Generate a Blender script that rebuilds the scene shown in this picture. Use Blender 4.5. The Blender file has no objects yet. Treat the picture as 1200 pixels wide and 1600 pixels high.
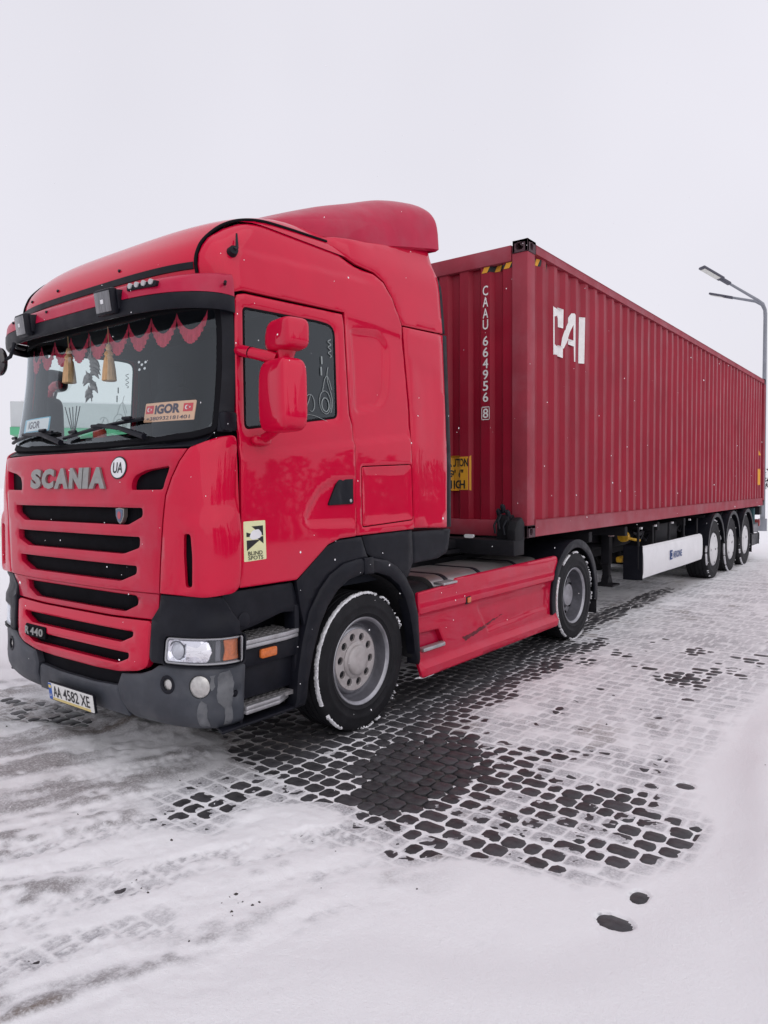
import bpy, bmesh, math, random
import numpy as np
from mathutils import Vector, Matrix
from mathutils.geometry import delaunay_2d_cdt

random.seed(7); rng = np.random.default_rng(11)
scene = bpy.context.scene
COL = scene.collection

# ------------------------------------------------------------------ camera, sky, sun, exposure
def look_matrix(pos, yaw, pitch, roll):
    f = Vector((-math.sin(yaw)*math.cos(pitch), math.cos(yaw)*math.cos(pitch), math.sin(pitch)))
    r = f.cross(Vector((0, 0, 1))).normalized(); u = r.cross(f)
    r2 = r*math.cos(roll) + u*math.sin(roll); u2 = -r*math.sin(roll) + u*math.cos(roll)
    m = Matrix((r2, u2, -f)).transposed().to_4x4(); m.translation = pos
    return m
CAM = Vector((4.3827, -3.9022, 1.7219))
cd = bpy.data.cameras.new('camera'); cam = bpy.data.objects.new('camera', cd); COL.objects.link(cam)
cd.sensor_fit = 'VERTICAL'; cd.sensor_height = 32.0; cd.lens = 1125.0/1600*32.0
cd.clip_start = 0.05; cd.clip_end = 3000
cam.matrix_world = look_matrix(CAM, .6541, -.0379, -.0063)
scene.camera = cam

SUN_EL, SUN_AZ = math.radians(40), math.radians(112)      # azimuth clockwise from +Y
world = bpy.data.worlds.new('World'); scene.world = world; world.use_nodes = True
wn = world.node_tree.nodes; wl = world.node_tree.links
bg = wn['Background']
sky = wn.new('ShaderNodeTexSky'); sky.sky_type = 'NISHITA'; sky.sun_disc = False
sky.sun_elevation = SUN_EL; sky.sun_rotation = SUN_AZ; sky.dust_density = 4.0; sky.air_density = 1.0
cl = wn.new('ShaderNodeRGB'); cl.outputs[0].default_value = (8.55, 8.38, 9.08, 1)   # closed snow cloud
tcw = wn.new('ShaderNodeTexCoord'); nzw = wn.new('ShaderNodeTexNoise')
nzw.inputs['Scale'].default_value = 1.5; nzw.inputs['Detail'].default_value = 3.0
wl.new(tcw.outputs['Generated'], nzw.inputs['Vector'])
mrw = wn.new('ShaderNodeMapRange'); mrw.inputs['To Min'].default_value = .945; mrw.inputs['To Max'].default_value = 1.045
mrw.inputs['From Min'].default_value = .3; mrw.inputs['From Max'].default_value = .7
wl.new(nzw.outputs['Fac'], mrw.inputs['Value'])
vmw = wn.new('ShaderNodeVectorMath'); vmw.operation = 'SCALE'
wl.new(cl.outputs[0], vmw.inputs[0]); wl.new(mrw.outputs[0], vmw.inputs['Scale'])
mxw = wn.new('ShaderNodeMix'); mxw.data_type = 'RGBA'; mxw.inputs['Factor'].default_value = .93
wl.new(sky.outputs['Color'], mxw.inputs['A']); wl.new(vmw.outputs[0], mxw.inputs['B'])
wl.new(mxw.outputs['Result'], bg.inputs['Color']); bg.inputs['Strength'].default_value = .1

sl = bpy.data.lights.new('sun', 'SUN'); sun = bpy.data.objects.new('sun', sl); COL.objects.link(sun)
sl.energy = .85; sl.angle = math.radians(100); sl.color = (1, .985, .97)
sd = Vector((math.sin(SUN_AZ)*math.cos(SUN_EL), math.cos(SUN_AZ)*math.cos(SUN_EL), math.sin(SUN_EL)))
sun.rotation_euler = sd.to_track_quat('Z', 'Y').to_euler()

vs = scene.view_settings
vs.view_transform = 'Standard'; vs.look = 'None'; vs.exposure = 0.0; vs.gamma = 1.0; vs.use_curve_mapping = False
scene.cycles.max_bounces = 8; scene.cycles.transparent_max_bounces = 16
scene.cycles.use_denoising = True

# ------------------------------------------------------------------ materials
MATS = {}
def mat(name, color, rough=.5, metal=0., var=.0, vscale=6., bump=0., bscale=40., coat=0., spec=.5, trans=0., ior=1.45,
        emit=None, dirt=0., dirtcol=(.32, .29, .28), dscale=3., rvar=0., stretch=None, objrand=0.):
    if name in MATS: return MATS[name]
    m = bpy.data.materials.new(name); m.use_nodes = True; nt = m.node_tree; n = nt.nodes; l = nt.links
    b = n['Principled BSDF']; c4 = (*color, 1)
    b.inputs['Base Color'].default_value = c4; b.inputs['Roughness'].default_value = rough
    b.inputs['Metallic'].default_value = metal; b.inputs['Coat Weight'].default_value = coat
    b.inputs['Coat Roughness'].default_value = .03
    b.inputs['Specular IOR Level'].default_value = spec; b.inputs['Transmission Weight'].default_value = trans
    b.inputs['IOR'].default_value = ior
    tc = n.new('ShaderNodeTexCoord'); vec = tc.outputs['Object']
    if stretch:
        mp = n.new('ShaderNodeMapping'); mp.inputs['Scale'].default_value = stretch
        l.new(vec, mp.inputs['Vector']); vec = mp.outputs[0]
    def noise(scale, detail=5., off=0.):
        t = n.new('ShaderNodeTexNoise'); t.inputs['Scale'].default_value = scale; t.inputs['Detail'].default_value = detail
        t.inputs['Roughness'].default_value = .6
        if off:
            ad = n.new('ShaderNodeVectorMath'); ad.inputs[1].default_value = (off, off*.7, off*1.3); l.new(vec, ad.inputs[0]); l.new(ad.outputs[0], t.inputs['Vector'])
        else: l.new(vec, t.inputs['Vector'])
        return t.outputs['Fac']
    col = None
    if var > 0:
        rp = n.new('ShaderNodeMapRange'); rp.inputs['From Min'].default_value = .3; rp.inputs['From Max'].default_value = .7
        rp.inputs['To Min'].default_value = 1-var; rp.inputs['To Max'].default_value = 1+var
        l.new(noise(vscale), rp.inputs['Value'])
        sc = n.new('ShaderNodeVectorMath'); sc.operation = 'SCALE'; sc.inputs[0].default_value = color
        l.new(rp.outputs[0], sc.inputs['Scale']); col = sc.outputs[0]
    if objrand > 0:
        oi = n.new('ShaderNodeObjectInfo'); rp = n.new('ShaderNodeMapRange')
        rp.inputs['To Min'].default_value = 1-objrand; rp.inputs['To Max'].default_value = 1+objrand
        l.new(oi.outputs['Random'], rp.inputs['Value'])
        sc = n.new('ShaderNodeVectorMath'); sc.operation = 'SCALE'
        if col is None: sc.inputs[0].default_value = color
        else: l.new(col, sc.inputs[0])
        l.new(rp.outputs[0], sc.inputs['Scale']); col = sc.outputs[0]
    if dirt > 0:
        rp = n.new('ShaderNodeMapRange'); rp.inputs['From Min'].default_value = .45; rp.inputs['From Max'].default_value = .75
        rp.inputs['To Min'].default_value = 0; rp.inputs['To Max'].default_value = dirt
        l.new(noise(dscale, 8., 3.7), rp.inputs['Value'])
        mx = n.new('ShaderNodeMix'); mx.data_type = 'RGBA'; l.new(rp.outputs[0], mx.inputs['Factor'])
        if col is None: mx.inputs['A'].default_value = c4
        else: l.new(col, mx.inputs['A'])
        mx.inputs['B'].default_value = (*dirtcol, 1); col = mx.outputs['Result']
    if col is not None: l.new(col, b.inputs['Base Color'])
    if rvar > 0:
        rp = n.new('ShaderNodeMapRange'); rp.inputs['From Min'].default_value = .3; rp.inputs['From Max'].default_value = .7
        rp.inputs['To Min'].default_value = max(.02, rough-rvar); rp.inputs['To Max'].default_value = rough+rvar
        l.new(noise(vscale*1.7, 6., 1.9), rp.inputs['Value']); l.new(rp.outputs[0], b.inputs['Roughness'])
    if bump > 0:
        bp = n.new('ShaderNodeBump'); bp.inputs['Strength'].default_value = 1.; bp.inputs['Distance'].default_value = bump
        l.new(noise(bscale, 4., .9), bp.inputs['Height']); l.new(bp.outputs[0], b.inputs['Normal'])
    if emit: b.inputs['Emission Color'].default_value = (*emit[0], 1); b.inputs['Emission Strength'].default_value = emit[1]
    MATS[name] = m; return m

RED = mat('truck_red', (.57, .0010, .036), .42, 0, var=.05, vscale=2.5, coat=.72, spec=.06, dirt=.07, dirtcol=(.33, .06, .09), dscale=4)
RED2 = mat('truck_red_matt', (.44, .005, .045), .5, 0, var=.07, vscale=4, coat=.35, spec=.2, dirt=.22, dirtcol=(.32, .10, .13), dscale=5, rvar=.1)
RED3 = mat('truck_red_filmed', (.50, .003, .036), .45, 0, var=.06, vscale=3, coat=.55, spec=.10, dirt=.30, dirtcol=(.42, .07, .12), dscale=3.5, rvar=.06)
CRED = mat('container_red', (.275, .008, .026), .40, 0, var=.13, vscale=1.4, spec=.3, dirt=.2, dirtcol=(.20, .035, .05), dscale=2.3, rvar=.1, bump=.004, bscale=1.6)
CREDL = mat('container_rail_red', (.30, .035, .055), .55, 0, var=.13, vscale=2, spec=.3, dirt=.45, dirtcol=(.34, .13, .16), dscale=2.6, rvar=.1)
BLK = mat('black_plastic', (.0085, .0092, .0140), .42, 0, var=.2, vscale=7, spec=.2, dirt=.25, dirtcol=(.034, .034, .042), dscale=5, rvar=.1)
GREYP = mat('bumper_grey_plastic', (.046, .051, .063), .45, 0, var=.2, vscale=4, spec=.4, dirt=.5, dirtcol=(.13, .135, .145), dscale=3.3, rvar=.1)
WORN = mat('worn_bumper_paint', (.125, .13, .14), .5, 0, var=.25, vscale=9, dirt=.9, dirtcol=(.055, .06, .072), dscale=16)
DARK = mat('dark_void', (.008, .008, .01), .8)
GRID = mat('grille_black', (.004, .004, .006), .6, 0, var=.3, vscale=9, spec=.06, dirt=.25, dirtcol=(.016, .016, .022), dscale=7)
RUB = mat('rubber', (.009, .009, .0115), .66, 0, var=.25, vscale=11, spec=.3, dirt=.3, dirtcol=(.036, .036, .04), dscale=7, bump=.0015, bscale=90)
BARREL = mat('rim_barrel_shaded', (.13, .13, .15), .5, .4, var=.25, vscale=9, dirt=.5, dirtcol=(.06, .058, .06), dscale=8)  # wheel steel made darker: shadow inside the rim put into the colour
STEEL = mat('wheel_steel', (.36, .36, .39), .36, .65, var=.15, vscale=9, dirt=.5, dirtcol=(.12, .115, .12), dscale=8)
HUBC = mat('hub_cover_grey', (.45, .42, .42), .5, .2, var=.12, vscale=12, dirt=.45, dirtcol=(.26, .21, .20), dscale=10)
ALU = mat('aluminium', (.48, .48, .50), .38, .7, var=.15, vscale=12, dirt=.5, dirtcol=(.27, .25, .25), dscale=11)
TANK = mat('tank_alu', (.42, .40, .40), .34, .8, var=.12, vscale=5, dirt=.5, dirtcol=(.28, .25, .25), dscale=6)
CHAS = mat('chassis_black', (.009, .009, .012), .6, 0, var=.3, vscale=5, spec=.25, dirt=.3, dirtcol=(.034, .032, .033), dscale=5)
WHITE = mat('white_paint', (.76, .76, .78), .4, 0, var=.04, vscale=4, dirt=.22, dirtcol=(.5, .5, .52), dscale=4)
WCOV = mat('wheel_cover_white', (.66, .66, .67), .45, 0, var=.06, vscale=6, dirt=.35, dirtcol=(.42, .41, .42), dscale=7)
DECALW = mat('white_lettering', (.78, .77, .76), .5, 0, var=.05, vscale=12, dirt=.3, dirtcol=(.6, .5, .5), dscale=14)
YEL = mat('yellow_sticker', (.72, .34, .02), .5, 0, var=.05, vscale=9)
BLKD = mat('black_print', (.012, .012, .014), .5)
ORANGE = mat('amber_lens', (.62, .15, .03), .25, 0, var=.2, vscale=60, coat=.4)
CHROME = mat('reflector', (.92, .92, .95), .07, 1., var=.05, vscale=20)
SILV = mat('silver_lettering', (.30, .30, .29), .36, .6, var=.12, vscale=25)
SNOWP = mat('packed_snow', (.80, .80, .83), .85, 0, var=.12, vscale=30, bump=.004, bscale=60)
FABRIC = mat('cab_fabric', (.016, .018, .024), .9, spec=.1)
DASH = mat('dash_grey', (.03, .032, .037), .75, var=.2, vscale=8)
CREAM = mat('cream_panel', (.62, .58, .52), .8)
SEAL = mat('seam_black', (.006, .006, .008), .7, spec=.1)

def glass(name, tint=(1, 1, 1), rough=0., alpha=.25, refl=1.):
    """thin pane: fresnel reflection over a tinted clear film"""
    m = bpy.data.materials.new(name); m.use_nodes = True; nt = m.node_tree; n = nt.nodes; l = nt.links
    n.remove(n['Principled BSDF'])
    o = n['Material Output']; tr = n.new('ShaderNodeBsdfTransparent'); tr.inputs[0].default_value = (*tint, 1)
    gl = n.new('ShaderNodeBsdfGlossy'); gl.inputs['Roughness'].default_value = rough; gl.inputs['Color'].default_value = (refl*.88, refl*.96, refl, 1)
    fr = n.new('ShaderNodeFresnel'); ge = n.new('ShaderNodeNewGeometry'); mp = n.new('ShaderNodeMapRange')   # same mirror from both faces of the thin pane
    mp.inputs['To Min'].default_value = 1.68; mp.inputs['To Max'].default_value = 1/1.68
    l.new(ge.outputs['Backfacing'], mp.inputs['Value']); l.new(mp.outputs[0], fr.inputs['IOR'])
    mx = n.new('ShaderNodeMixShader'); l.new(fr.outputs[0], mx.inputs[0]); l.new(tr.outputs[0], mx.inputs[1]); l.new(gl.outputs[0], mx.inputs[2])
    l.new(mx.outputs[0], o.inputs['Surface']); return m
WSG = glass('windscreen_glass', (.92, .97, .96))
SDG = glass('side_glass', (.82, .90, .88))
LENS = glass('clear_lens', (.93, .93, .95))

# ------------------------------------------------------------------ mesh helpers
def new_obj(name, me, material=None, parent=None):
    o = bpy.data.objects.new(name, me); COL.objects.link(o)
    if material is not None and me is not None and len(me.materials) == 0: me.materials.append(material)
    if parent is not None: o.parent = parent
    return o
def mesh_from(verts, faces, name='m', smooth=True, sharp=35):
    me = bpy.data.meshes.new(name); me.from_pydata([tuple(v) for v in verts], [], [tuple(int(i) for i in f) for f in faces])
    if smooth:
        me.shade_smooth()
        if sharp: me.set_sharp_from_angle(angle=math.radians(sharp))
    me.update(); return me
def thing(name, label, cat, loc=(0, 0, 0), group=None, rz=0):
    o = bpy.data.objects.new(name, None); COL.objects.link(o); o.location = loc; o.rotation_euler[2] = rz
    o['label'] = label; o['category'] = cat
    if group: o['group'] = group
    o.empty_display_size = .2
    return o
class MB:
    """collects shapes in parent space, builds ONE mesh"""
    def __init__(s): s.v = []; s.f = []
    def add(s, vs, fs):
        k = len(s.v); s.v += [tuple(v) for v in vs]; s.f += [tuple(i+k for i in f) for f in fs]; return s
    def box(s, x0, x1, y0, y1, z0, z1, bev=0., M=None):
        bm = bmesh.new(); bmesh.ops.create_cube(bm, size=1)
        for v in bm.verts: v.co = Vector((x0+(v.co.x+.5)*(x1-x0), y0+(v.co.y+.5)*(y1-y0), z0+(v.co.z+.5)*(z1-z0)))
        if bev > 0: bmesh.ops.bevel(bm, geom=bm.edges[:], offset=bev, segments=2, profile=.5, affect='EDGES')
        if M is not None: bmesh.ops.transform(bm, matrix=M, verts=bm.verts)
        bm.verts.index_update(); s.add([v.co[:] for v in bm.verts], [[v.index for v in f.verts] for f in bm.faces]); bm.free(); return s
    def tube(s, pts, r, seg=10, cap=True, closed=False):
        pts = [Vector(p) for p in pts]; n = len(pts); rr = r if hasattr(r, '__len__') else [r]*n
        rings = []; up = None
        for i, p in enumerate(pts):
            a = pts[(i-1) % n] if (i > 0 or closed) else p; b = pts[(i+1) % n] if (i < n-1 or closed) else p
            t = (b-a).normalized()
            if up is None: up = Vector((0, 0, 1)) if abs(t.z) < .9 else Vector((1, 0, 0))
            e1 = up.cross(t); e1 = e1.normalized() if e1.length > 1e-6 else t.orthogonal().normalized(); e2 = t.cross(e1); up = e2
            rings.append([p+e1*math.cos(2*math.pi*k/seg)*rr[i]+e2*math.sin(2*math.pi*k/seg)*rr[i] for k in range(seg)])
        vs = [v for R_ in rings for v in R_]; fs = []
        for i in range(n if closed else n-1):
            j = (i+1) % n
            for k in range(seg):
                k2 = (k+1) % seg; fs.append((i*seg+k, i*seg+k2, j*seg+k2, j*seg+k))
        if cap and not closed: fs.append(tuple(range(seg))[::-1]); fs.append(tuple((n-1)*seg+k for k in range(seg)))
        return s.add(vs, fs)
    def lathe(s, prof, seg=48, axis='x', c=(0, 0, 0), close=False):
        """prof: (r, h) pairs along the axis"""
        vs = []; fs = []; n = len(prof)
        for r_, h in prof:
            for k in range(seg):
                a = 2*math.pi*k/seg; u, w = r_*math.cos(a), r_*math.sin(a)
                p = {'x': (h, u, w), 'y': (u, h, w), 'z': (u, w, h)}[axis]
                vs.append((p[0]+c[0], p[1]+c[1], p[2]+c[2]))
        for i in range(n-1):
            for k in range(seg):
                k2 = (k+1) % seg; fs.append((i*seg+k, i*seg+k2, (i+1)*seg+k2, (i+1)*seg+k))
        if prof[0][0] > 1e-5 and close: fs.append(tuple(range(seg))[::-1])
        if prof[-1][0] > 1e-5 and close: fs.append(tuple((n-1)*seg+k for k in range(seg)))
        return s.add(vs, fs)
    def grid(s, pts):
        """pts: rows of equal-length point lists"""
        nr, nc = len(pts), len(pts[0]); vs = [p for r_ in pts for p in r_]
        fs = [(i*nc+j, i*nc+j+1, (i+1)*nc+j+1, (i+1)*nc+j) for i in range(nr-1) for j in range(nc-1)]
        return s.add(vs, fs)
    def prism(s, poly, a0, a1, axis='y', bev=0.):
        """poly in the plane across the axis: axis y -> (x,z), x -> (y,z), z -> (x,y)"""
        def P_(p, h): return {'y': (p[0], h, p[1]), 'x': (h, p[0], p[1]), 'z': (p[0], p[1], h)}[axis]
        bm = bmesh.new(); n = len(poly)
        A = [bm.verts.new(P_(p, a0)) for p in poly]; B = [bm.verts.new(P_(p, a1)) for p in poly]
        bm.faces.new(A[::-1]); bm.faces.new(B)
        for i in range(n): bm.faces.new((A[i], A[(i+1) % n], B[(i+1) % n], B[i]))
        bmesh.ops.recalc_face_normals(bm, faces=bm.faces[:])
        if bev > 0: bmesh.ops.bevel(bm, geom=bm.edges[:], offset=bev, segments=2, profile=.5, affect='EDGES')
        bm.verts.index_update(); s.add([v.co[:] for v in bm.verts], [[v.index for v in f.verts] for f in bm.faces]); bm.free(); return s
    def build(s, name, material, parent=None, smooth=True, sharp=35, recalc=True, mirror=False):
        me = mesh_from([(-v[0], v[1], v[2]) for v in s.v] if mirror else s.v, s.f, name, False)
        if recalc:
            bm = bmesh.new(); bm.from_mesh(me); bmesh.ops.recalc_face_normals(bm, faces=bm.faces[:]); bm.to_mesh(me); bm.free()
        if smooth: me.shade_smooth(); me.set_sharp_from_angle(angle=math.radians(sharp))
        return new_obj(name, me, material, parent)
def tag(o, label=None, cat=None, group=None, kind=None):
    for k, v in (('label', label), ('category', cat), ('group', group), ('kind', kind)):
        if v: o[k] = v
    return o
def rrect(x0, x1, z0, z1, r, n=5):
    out = []
    for cx, cz, a0 in ((x1-r, z1-r, 0), (x0+r, z1-r, 90), (x0+r, z0+r, 180), (x1-r, z0+r, 270)):
        for k in range(n+1):
            a = math.radians(a0+90*k/n); out.append((cx+r*math.cos(a), cz+r*math.sin(a)))
    return out
def round_poly(poly, r, n=4):
    """round each corner of a polygon by radius-like distance r (scalar or list)"""
    out = []; m = len(poly); rr = r if hasattr(r, '__len__') else [r]*m
    for i in range(m):
        p = np.array(poly[i], float); a = np.array(poly[i-1], float); b = np.array(poly[(i+1) % m], float)
        da, db = np.linalg.norm(a-p), np.linalg.norm(b-p); d = min(rr[i], da*.49, db*.49)
        if d < 1e-4: out.append(tuple(p)); continue
        A = p+(a-p)/da*d; B = p+(b-p)/db*d
        for k in range(n+1):
            t = k/n; out.append(tuple((1-t)**2*A+2*t*(1-t)*p+t*t*B))
    return out
def text_mesh(txt, w, h, bold=0., shear=0., extrude=0., spacing=1., res=3):
    """text as flat (or raised) mesh data fitted to w x h, origin at its lower left; returns verts (x,y,z) and faces"""
    cu = bpy.data.curves.new('t', 'FONT'); cu.body = txt; cu.offset = bold; cu.shear = shear; cu.extrude = extrude; cu.space_character = spacing
    cu.resolution_u = res
    o = bpy.data.objects.new('t', cu); COL.objects.link(o)
    dg = bpy.context.evaluated_depsgraph_get(); me = o.evaluated_get(dg).to_mesh()
    V = np.array([v.co[:] for v in me.vertices]); F_ = [tuple(p.vertices) for p in me.polygons]
    o.evaluated_get(dg).to_mesh_clear(); bpy.data.objects.remove(o); bpy.data.curves.remove(cu)
    lo = V.min(0); hi = V.max(0)
    V[:, 0] = (V[:, 0]-lo[0])/(hi[0]-lo[0])*w; V[:, 1] = (V[:, 1]-lo[1])/(hi[1]-lo[1])*h
    return V, F_
def subdiv_poly_mesh(V, F_, maxlen=.05):
    bm = bmesh.new(); vs = [bm.verts.new(v) for v in V]
    for f in F_:
        try: bm.faces.new([vs[i] for i in f])
        except ValueError: pass
    bmesh.ops.triangulate(bm, faces=bm.faces[:])
    for _ in range(4):
        es = [e for e in bm.edges if e.calc_length() > maxlen]
        if not es: break
        bmesh.ops.subdivide_edges(bm, edges=es, cuts=1)
        bmesh.ops.triangulate(bm, faces=[f for f in bm.faces if len(f.verts) > 3])
    bm.verts.index_update()
    out = np.array([v.co[:] for v in bm.verts]), [tuple(v.index for v in f.verts) for f in bm.faces]; bm.free(); return out
def cdt(outer, holes=(), step=None):
    """triangulate a 2D region with holes, with interior grid points; returns verts2d, tris, list of border loops (index lists)"""
    pts = []; edges = []; loops = []
    def inside(P_, poly):
        x, y = P_; c = False; n = len(poly)
        for i in range(n):
            (ax, ay), (bx, by) = poly[i], poly[(i+1) % n]
            if (ay > y) != (by > y) and x < ax+(y-ay)*(bx-ax)/(by-ay): c = not c
        return c
    for lp in [outer, *holes]:
        k = len(pts); n = len(lp); pts += [Vector((p[0], p[1])) for p in lp]; edges += [(k+i, k+(i+1) % n) for i in range(n)]; loops.append(list(range(k, k+n)))
    if step:
        o = np.array(outer); lo = o.min(0); hi = o.max(0)
        gx_ = np.arange(lo[0]+step*.5, hi[0], step); gy_ = np.arange(lo[1]+step*.5, hi[1], step)
        X, Y_ = np.meshgrid(gx_, gy_); X = X.ravel(); Y_ = Y_.ravel()
        if len(X):
            d = sdist_(outer, X, Y_); ok = d < -step*.35
            for h in holes: ok &= sdist_(h, X, Y_) > step*.35
            pts += [Vector((a_, b_)) for a_, b_ in zip(X[ok], Y_[ok])]
    V, _, F_, ov, _, _ = delaunay_2d_cdt(pts, edges, [], 0, 1e-7)
    V = [(v.x, v.y) for v in V]; tris = []
    for f in F_:
        cx = sum(V[i][0] for i in f)/3; cy = sum(V[i][1] for i in f)/3
        if inside((cx, cy), outer) and not any(inside((cx, cy), h) for h in holes):
            a_, b_, c_ = f[:3]
            if (V[b_][0]-V[a_][0])*(V[c_][1]-V[a_][1])-(V[b_][1]-V[a_][1])*(V[c_][0]-V[a_][0]) < 0: a_, b_ = b_, a_
            tris.append((a_, b_, c_))
    mp = {}
    for i, src in enumerate(ov):
        for s_ in src: mp[s_] = i
    return V, tris, [[mp[i] for i in lp] for lp in loops]
def sdist_(poly, x, y):
    d = np.full(x.shape, 1e9); ins = np.zeros(x.shape, bool); n = len(poly)
    for i in range(n):
        (ax, ay), (bx, by) = poly[i], poly[(i+1) % n]; ex, ey = bx-ax, by-ay
        t = np.clip(((x-ax)*ex+(y-ay)*ey)/max(ex*ex+ey*ey, 1e-12), 0, 1); d = np.minimum(d, np.hypot(x-ax-t*ex, y-ay-t*ey))
        c = (ay > y) != (by > y); ins ^= c & (x < ax+(y-ay)*ex/(ey if abs(ey) > 1e-9 else 1e-9))
    return np.where(ins, -d, d)
def inset(poly, d):
    """move a polygon's border inwards by d (outwards when negative)"""
    n = len(poly); A = sum(poly[i][0]*poly[(i+1) % n][1]-poly[(i+1) % n][0]*poly[i][1] for i in range(n)); sg = 1 if A > 0 else -1
    out = []
    for i in range(n):
        p = np.array(poly[i]); a_ = np.array(poly[i-1]); b_ = np.array(poly[(i+1) % n])
        e1 = p-a_; e2 = b_-p; e1 = e1/(np.linalg.norm(e1)+1e-9); e2 = e2/(np.linalg.norm(e2)+1e-9)
        n1 = np.array((-e1[1], e1[0]))*sg; n2 = np.array((-e2[1], e2[0]))*sg
        m = n1+n2; L = np.linalg.norm(m); m = m/L if L > 1e-6 else n1
        out.append(tuple(p+m*d/max(.5, float(m@n1))))
    return out
def sheet(fmap, outer, holes=(), step=.05, thick=.02, bev=.004, off=0., relief=None, hole_depth=None):
    """a panel laid on a surface: fmap(a, b, off) -> xyz. Rounded border, real edge thickness, optional relief(a,b)->offset"""
    A = lambda poly: sum(poly[i][0]*poly[(i+1) % len(poly)][1]-poly[(i+1) % len(poly)][0]*poly[i][1] for i in range(len(poly)))
    outer = list(outer) if A(outer) > 0 else list(outer)[::-1]
    holes = [list(h) if A(h) > 0 else list(h)[::-1] for h in holes]
    io = inset(outer, bev); ih = [inset(h, -bev) for h in holes]
    V, T_, loops = cdt(io, ih, step)
    rel = relief if relief else (lambda a_, b_: 0*a_)
    V = np.array(V); O = off+rel(V[:, 0], V[:, 1])
    P3 = [tuple(p) for p in fmap(V[:, 0], V[:, 1], O)]; F_ = list(T_)
    src = [outer]+holes
    for q, lp in enumerate(loops):
        n = len(lp); poly = np.array(src[q]); R_ = rel(poly[:, 0], poly[:, 1])
        dpt = thick if q == 0 or hole_depth is None else hole_depth
        k = len(P3); P3 += [tuple(p) for p in fmap(poly[:, 0], poly[:, 1], off+R_-bev*.8)]
        P3 += [tuple(p) for p in fmap(poly[:, 0], poly[:, 1], off+R_-dpt)]
        for i in range(n):
            j = (i+1) % n
            fa = (lp[i], k+i, k+j, lp[j]); fb = (k+i, k+n+i, k+n+j, k+j)
            if q == 0: F_ += [fa, fb]
            else: F_ += [fa[::-1], fb[::-1]]
    return P3, F_
def flat_map(o, e1, e2, en):
    o, e1, e2, en = map(np.array, (o, e1, e2, en))
    return lambda a_, b_, h: o+np.outer(np.asarray(a_), e1)+np.outer(np.asarray(b_), e2)+np.outer(np.broadcast_to(np.asarray(h, float), np.shape(a_)), en)

# ------------------------------------------------------------------ noise and ground fields
def vnoise(x, y, sc, seed=0):
    x = np.asarray(x)*sc; y = np.asarray(y)*sc
    xi = np.floor(x).astype(np.int64); yi = np.floor(y).astype(np.int64); fx = x-xi; fy = y-yi
    def h(i, j):
        n = (i*374761393 + j*668265263 + seed*1274126177) & 0xffffffff
        n = ((n ^ (n >> 13))*1274126177) & 0xffffffff
        return ((n ^ (n >> 16)) & 0xffff)/65535.
    ux = fx*fx*(3-2*fx); uy = fy*fy*(3-2*fy)
    return ((h(xi, yi)*(1-ux)+h(xi+1, yi)*ux)*(1-uy)+(h(xi, yi+1)*(1-ux)+h(xi+1, yi+1)*ux)*uy)*2-1
def fbm(x, y, sc, seed=0, oct=3):
    s = 0; a = 1; t = 0
    for o in range(oct): s = s+a*vnoise(x+o*13.7, y-o*7.1, sc*2**o, seed+o*17); t += a; a *= .5
    return s/t
def sstep(a, b, v): t = np.clip((v-a)/(b-a), 0, 1); return t*t*(3-2*t)
def sdist(poly, x, y):
    """signed distance to a polygon, negative inside"""
    d = np.full(x.shape, 1e9); ins = np.zeros(x.shape, bool); n = len(poly)
    for i in range(n):
        (ax, ay), (bx, by) = poly[i], poly[(i+1) % n]; ex, ey = bx-ax, by-ay
        t = np.clip(((x-ax)*ex+(y-ay)*ey)/(ex*ex+ey*ey), 0, 1)
        d = np.minimum(d, np.hypot(x-ax-t*ex, y-ay-t*ey))
        c = (ay > y) != (by > y)
        ins ^= c & (x < ax+(y-ay)*ex/(ey if abs(ey) > 1e-9 else 1e-9))
    return np.where(ins, -d, d)
BARE = [(1.85, -.96), (1.98, -1.01), (2.14, -.86), (2.18, -.67), (2.22, -.5), (2.19, -.16), (1.98, .16), (1.71, .22), (1.48, -.14), (1.62, -.51)]
JOINT = [(.98, -1.61), (.92, -1.27), (.77, -.74), (.98, -.35), (1.33, .06), (1.93, .27), (2.23, .0), (2.52, .03), (2.91, -.07), (3.19, -.16),
         (3.47, -.21), (3.48, -.39), (3.35, -.67), (3.28, -.88), (3.15, -1.02), (2.93, -1.06), (2.64, -1.12), (2.47, -1.2), (2.14, -1.2), (1.74, -1.14), (1.46, -1.25),
         (1.55, -1.64), (1.37, -1.73)]
BANK = [(1.2, -3.9), (1.91, -2.82), (2.27, -2.31), (2.47, -2.02), (2.75, -1.75), (3.0, -1.68), (3.25, -1.55), (3.39, -1.3), (3.46, -1.02), (3.52, -.62), (3.52, -.18),
        (3.42, .28), (3.36, .69), (3.34, 1.38), (3.33, 2.6), (3.3, 8), (3.2, 40), (90, 60), (90, -60), (1.2, -60)]
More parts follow.
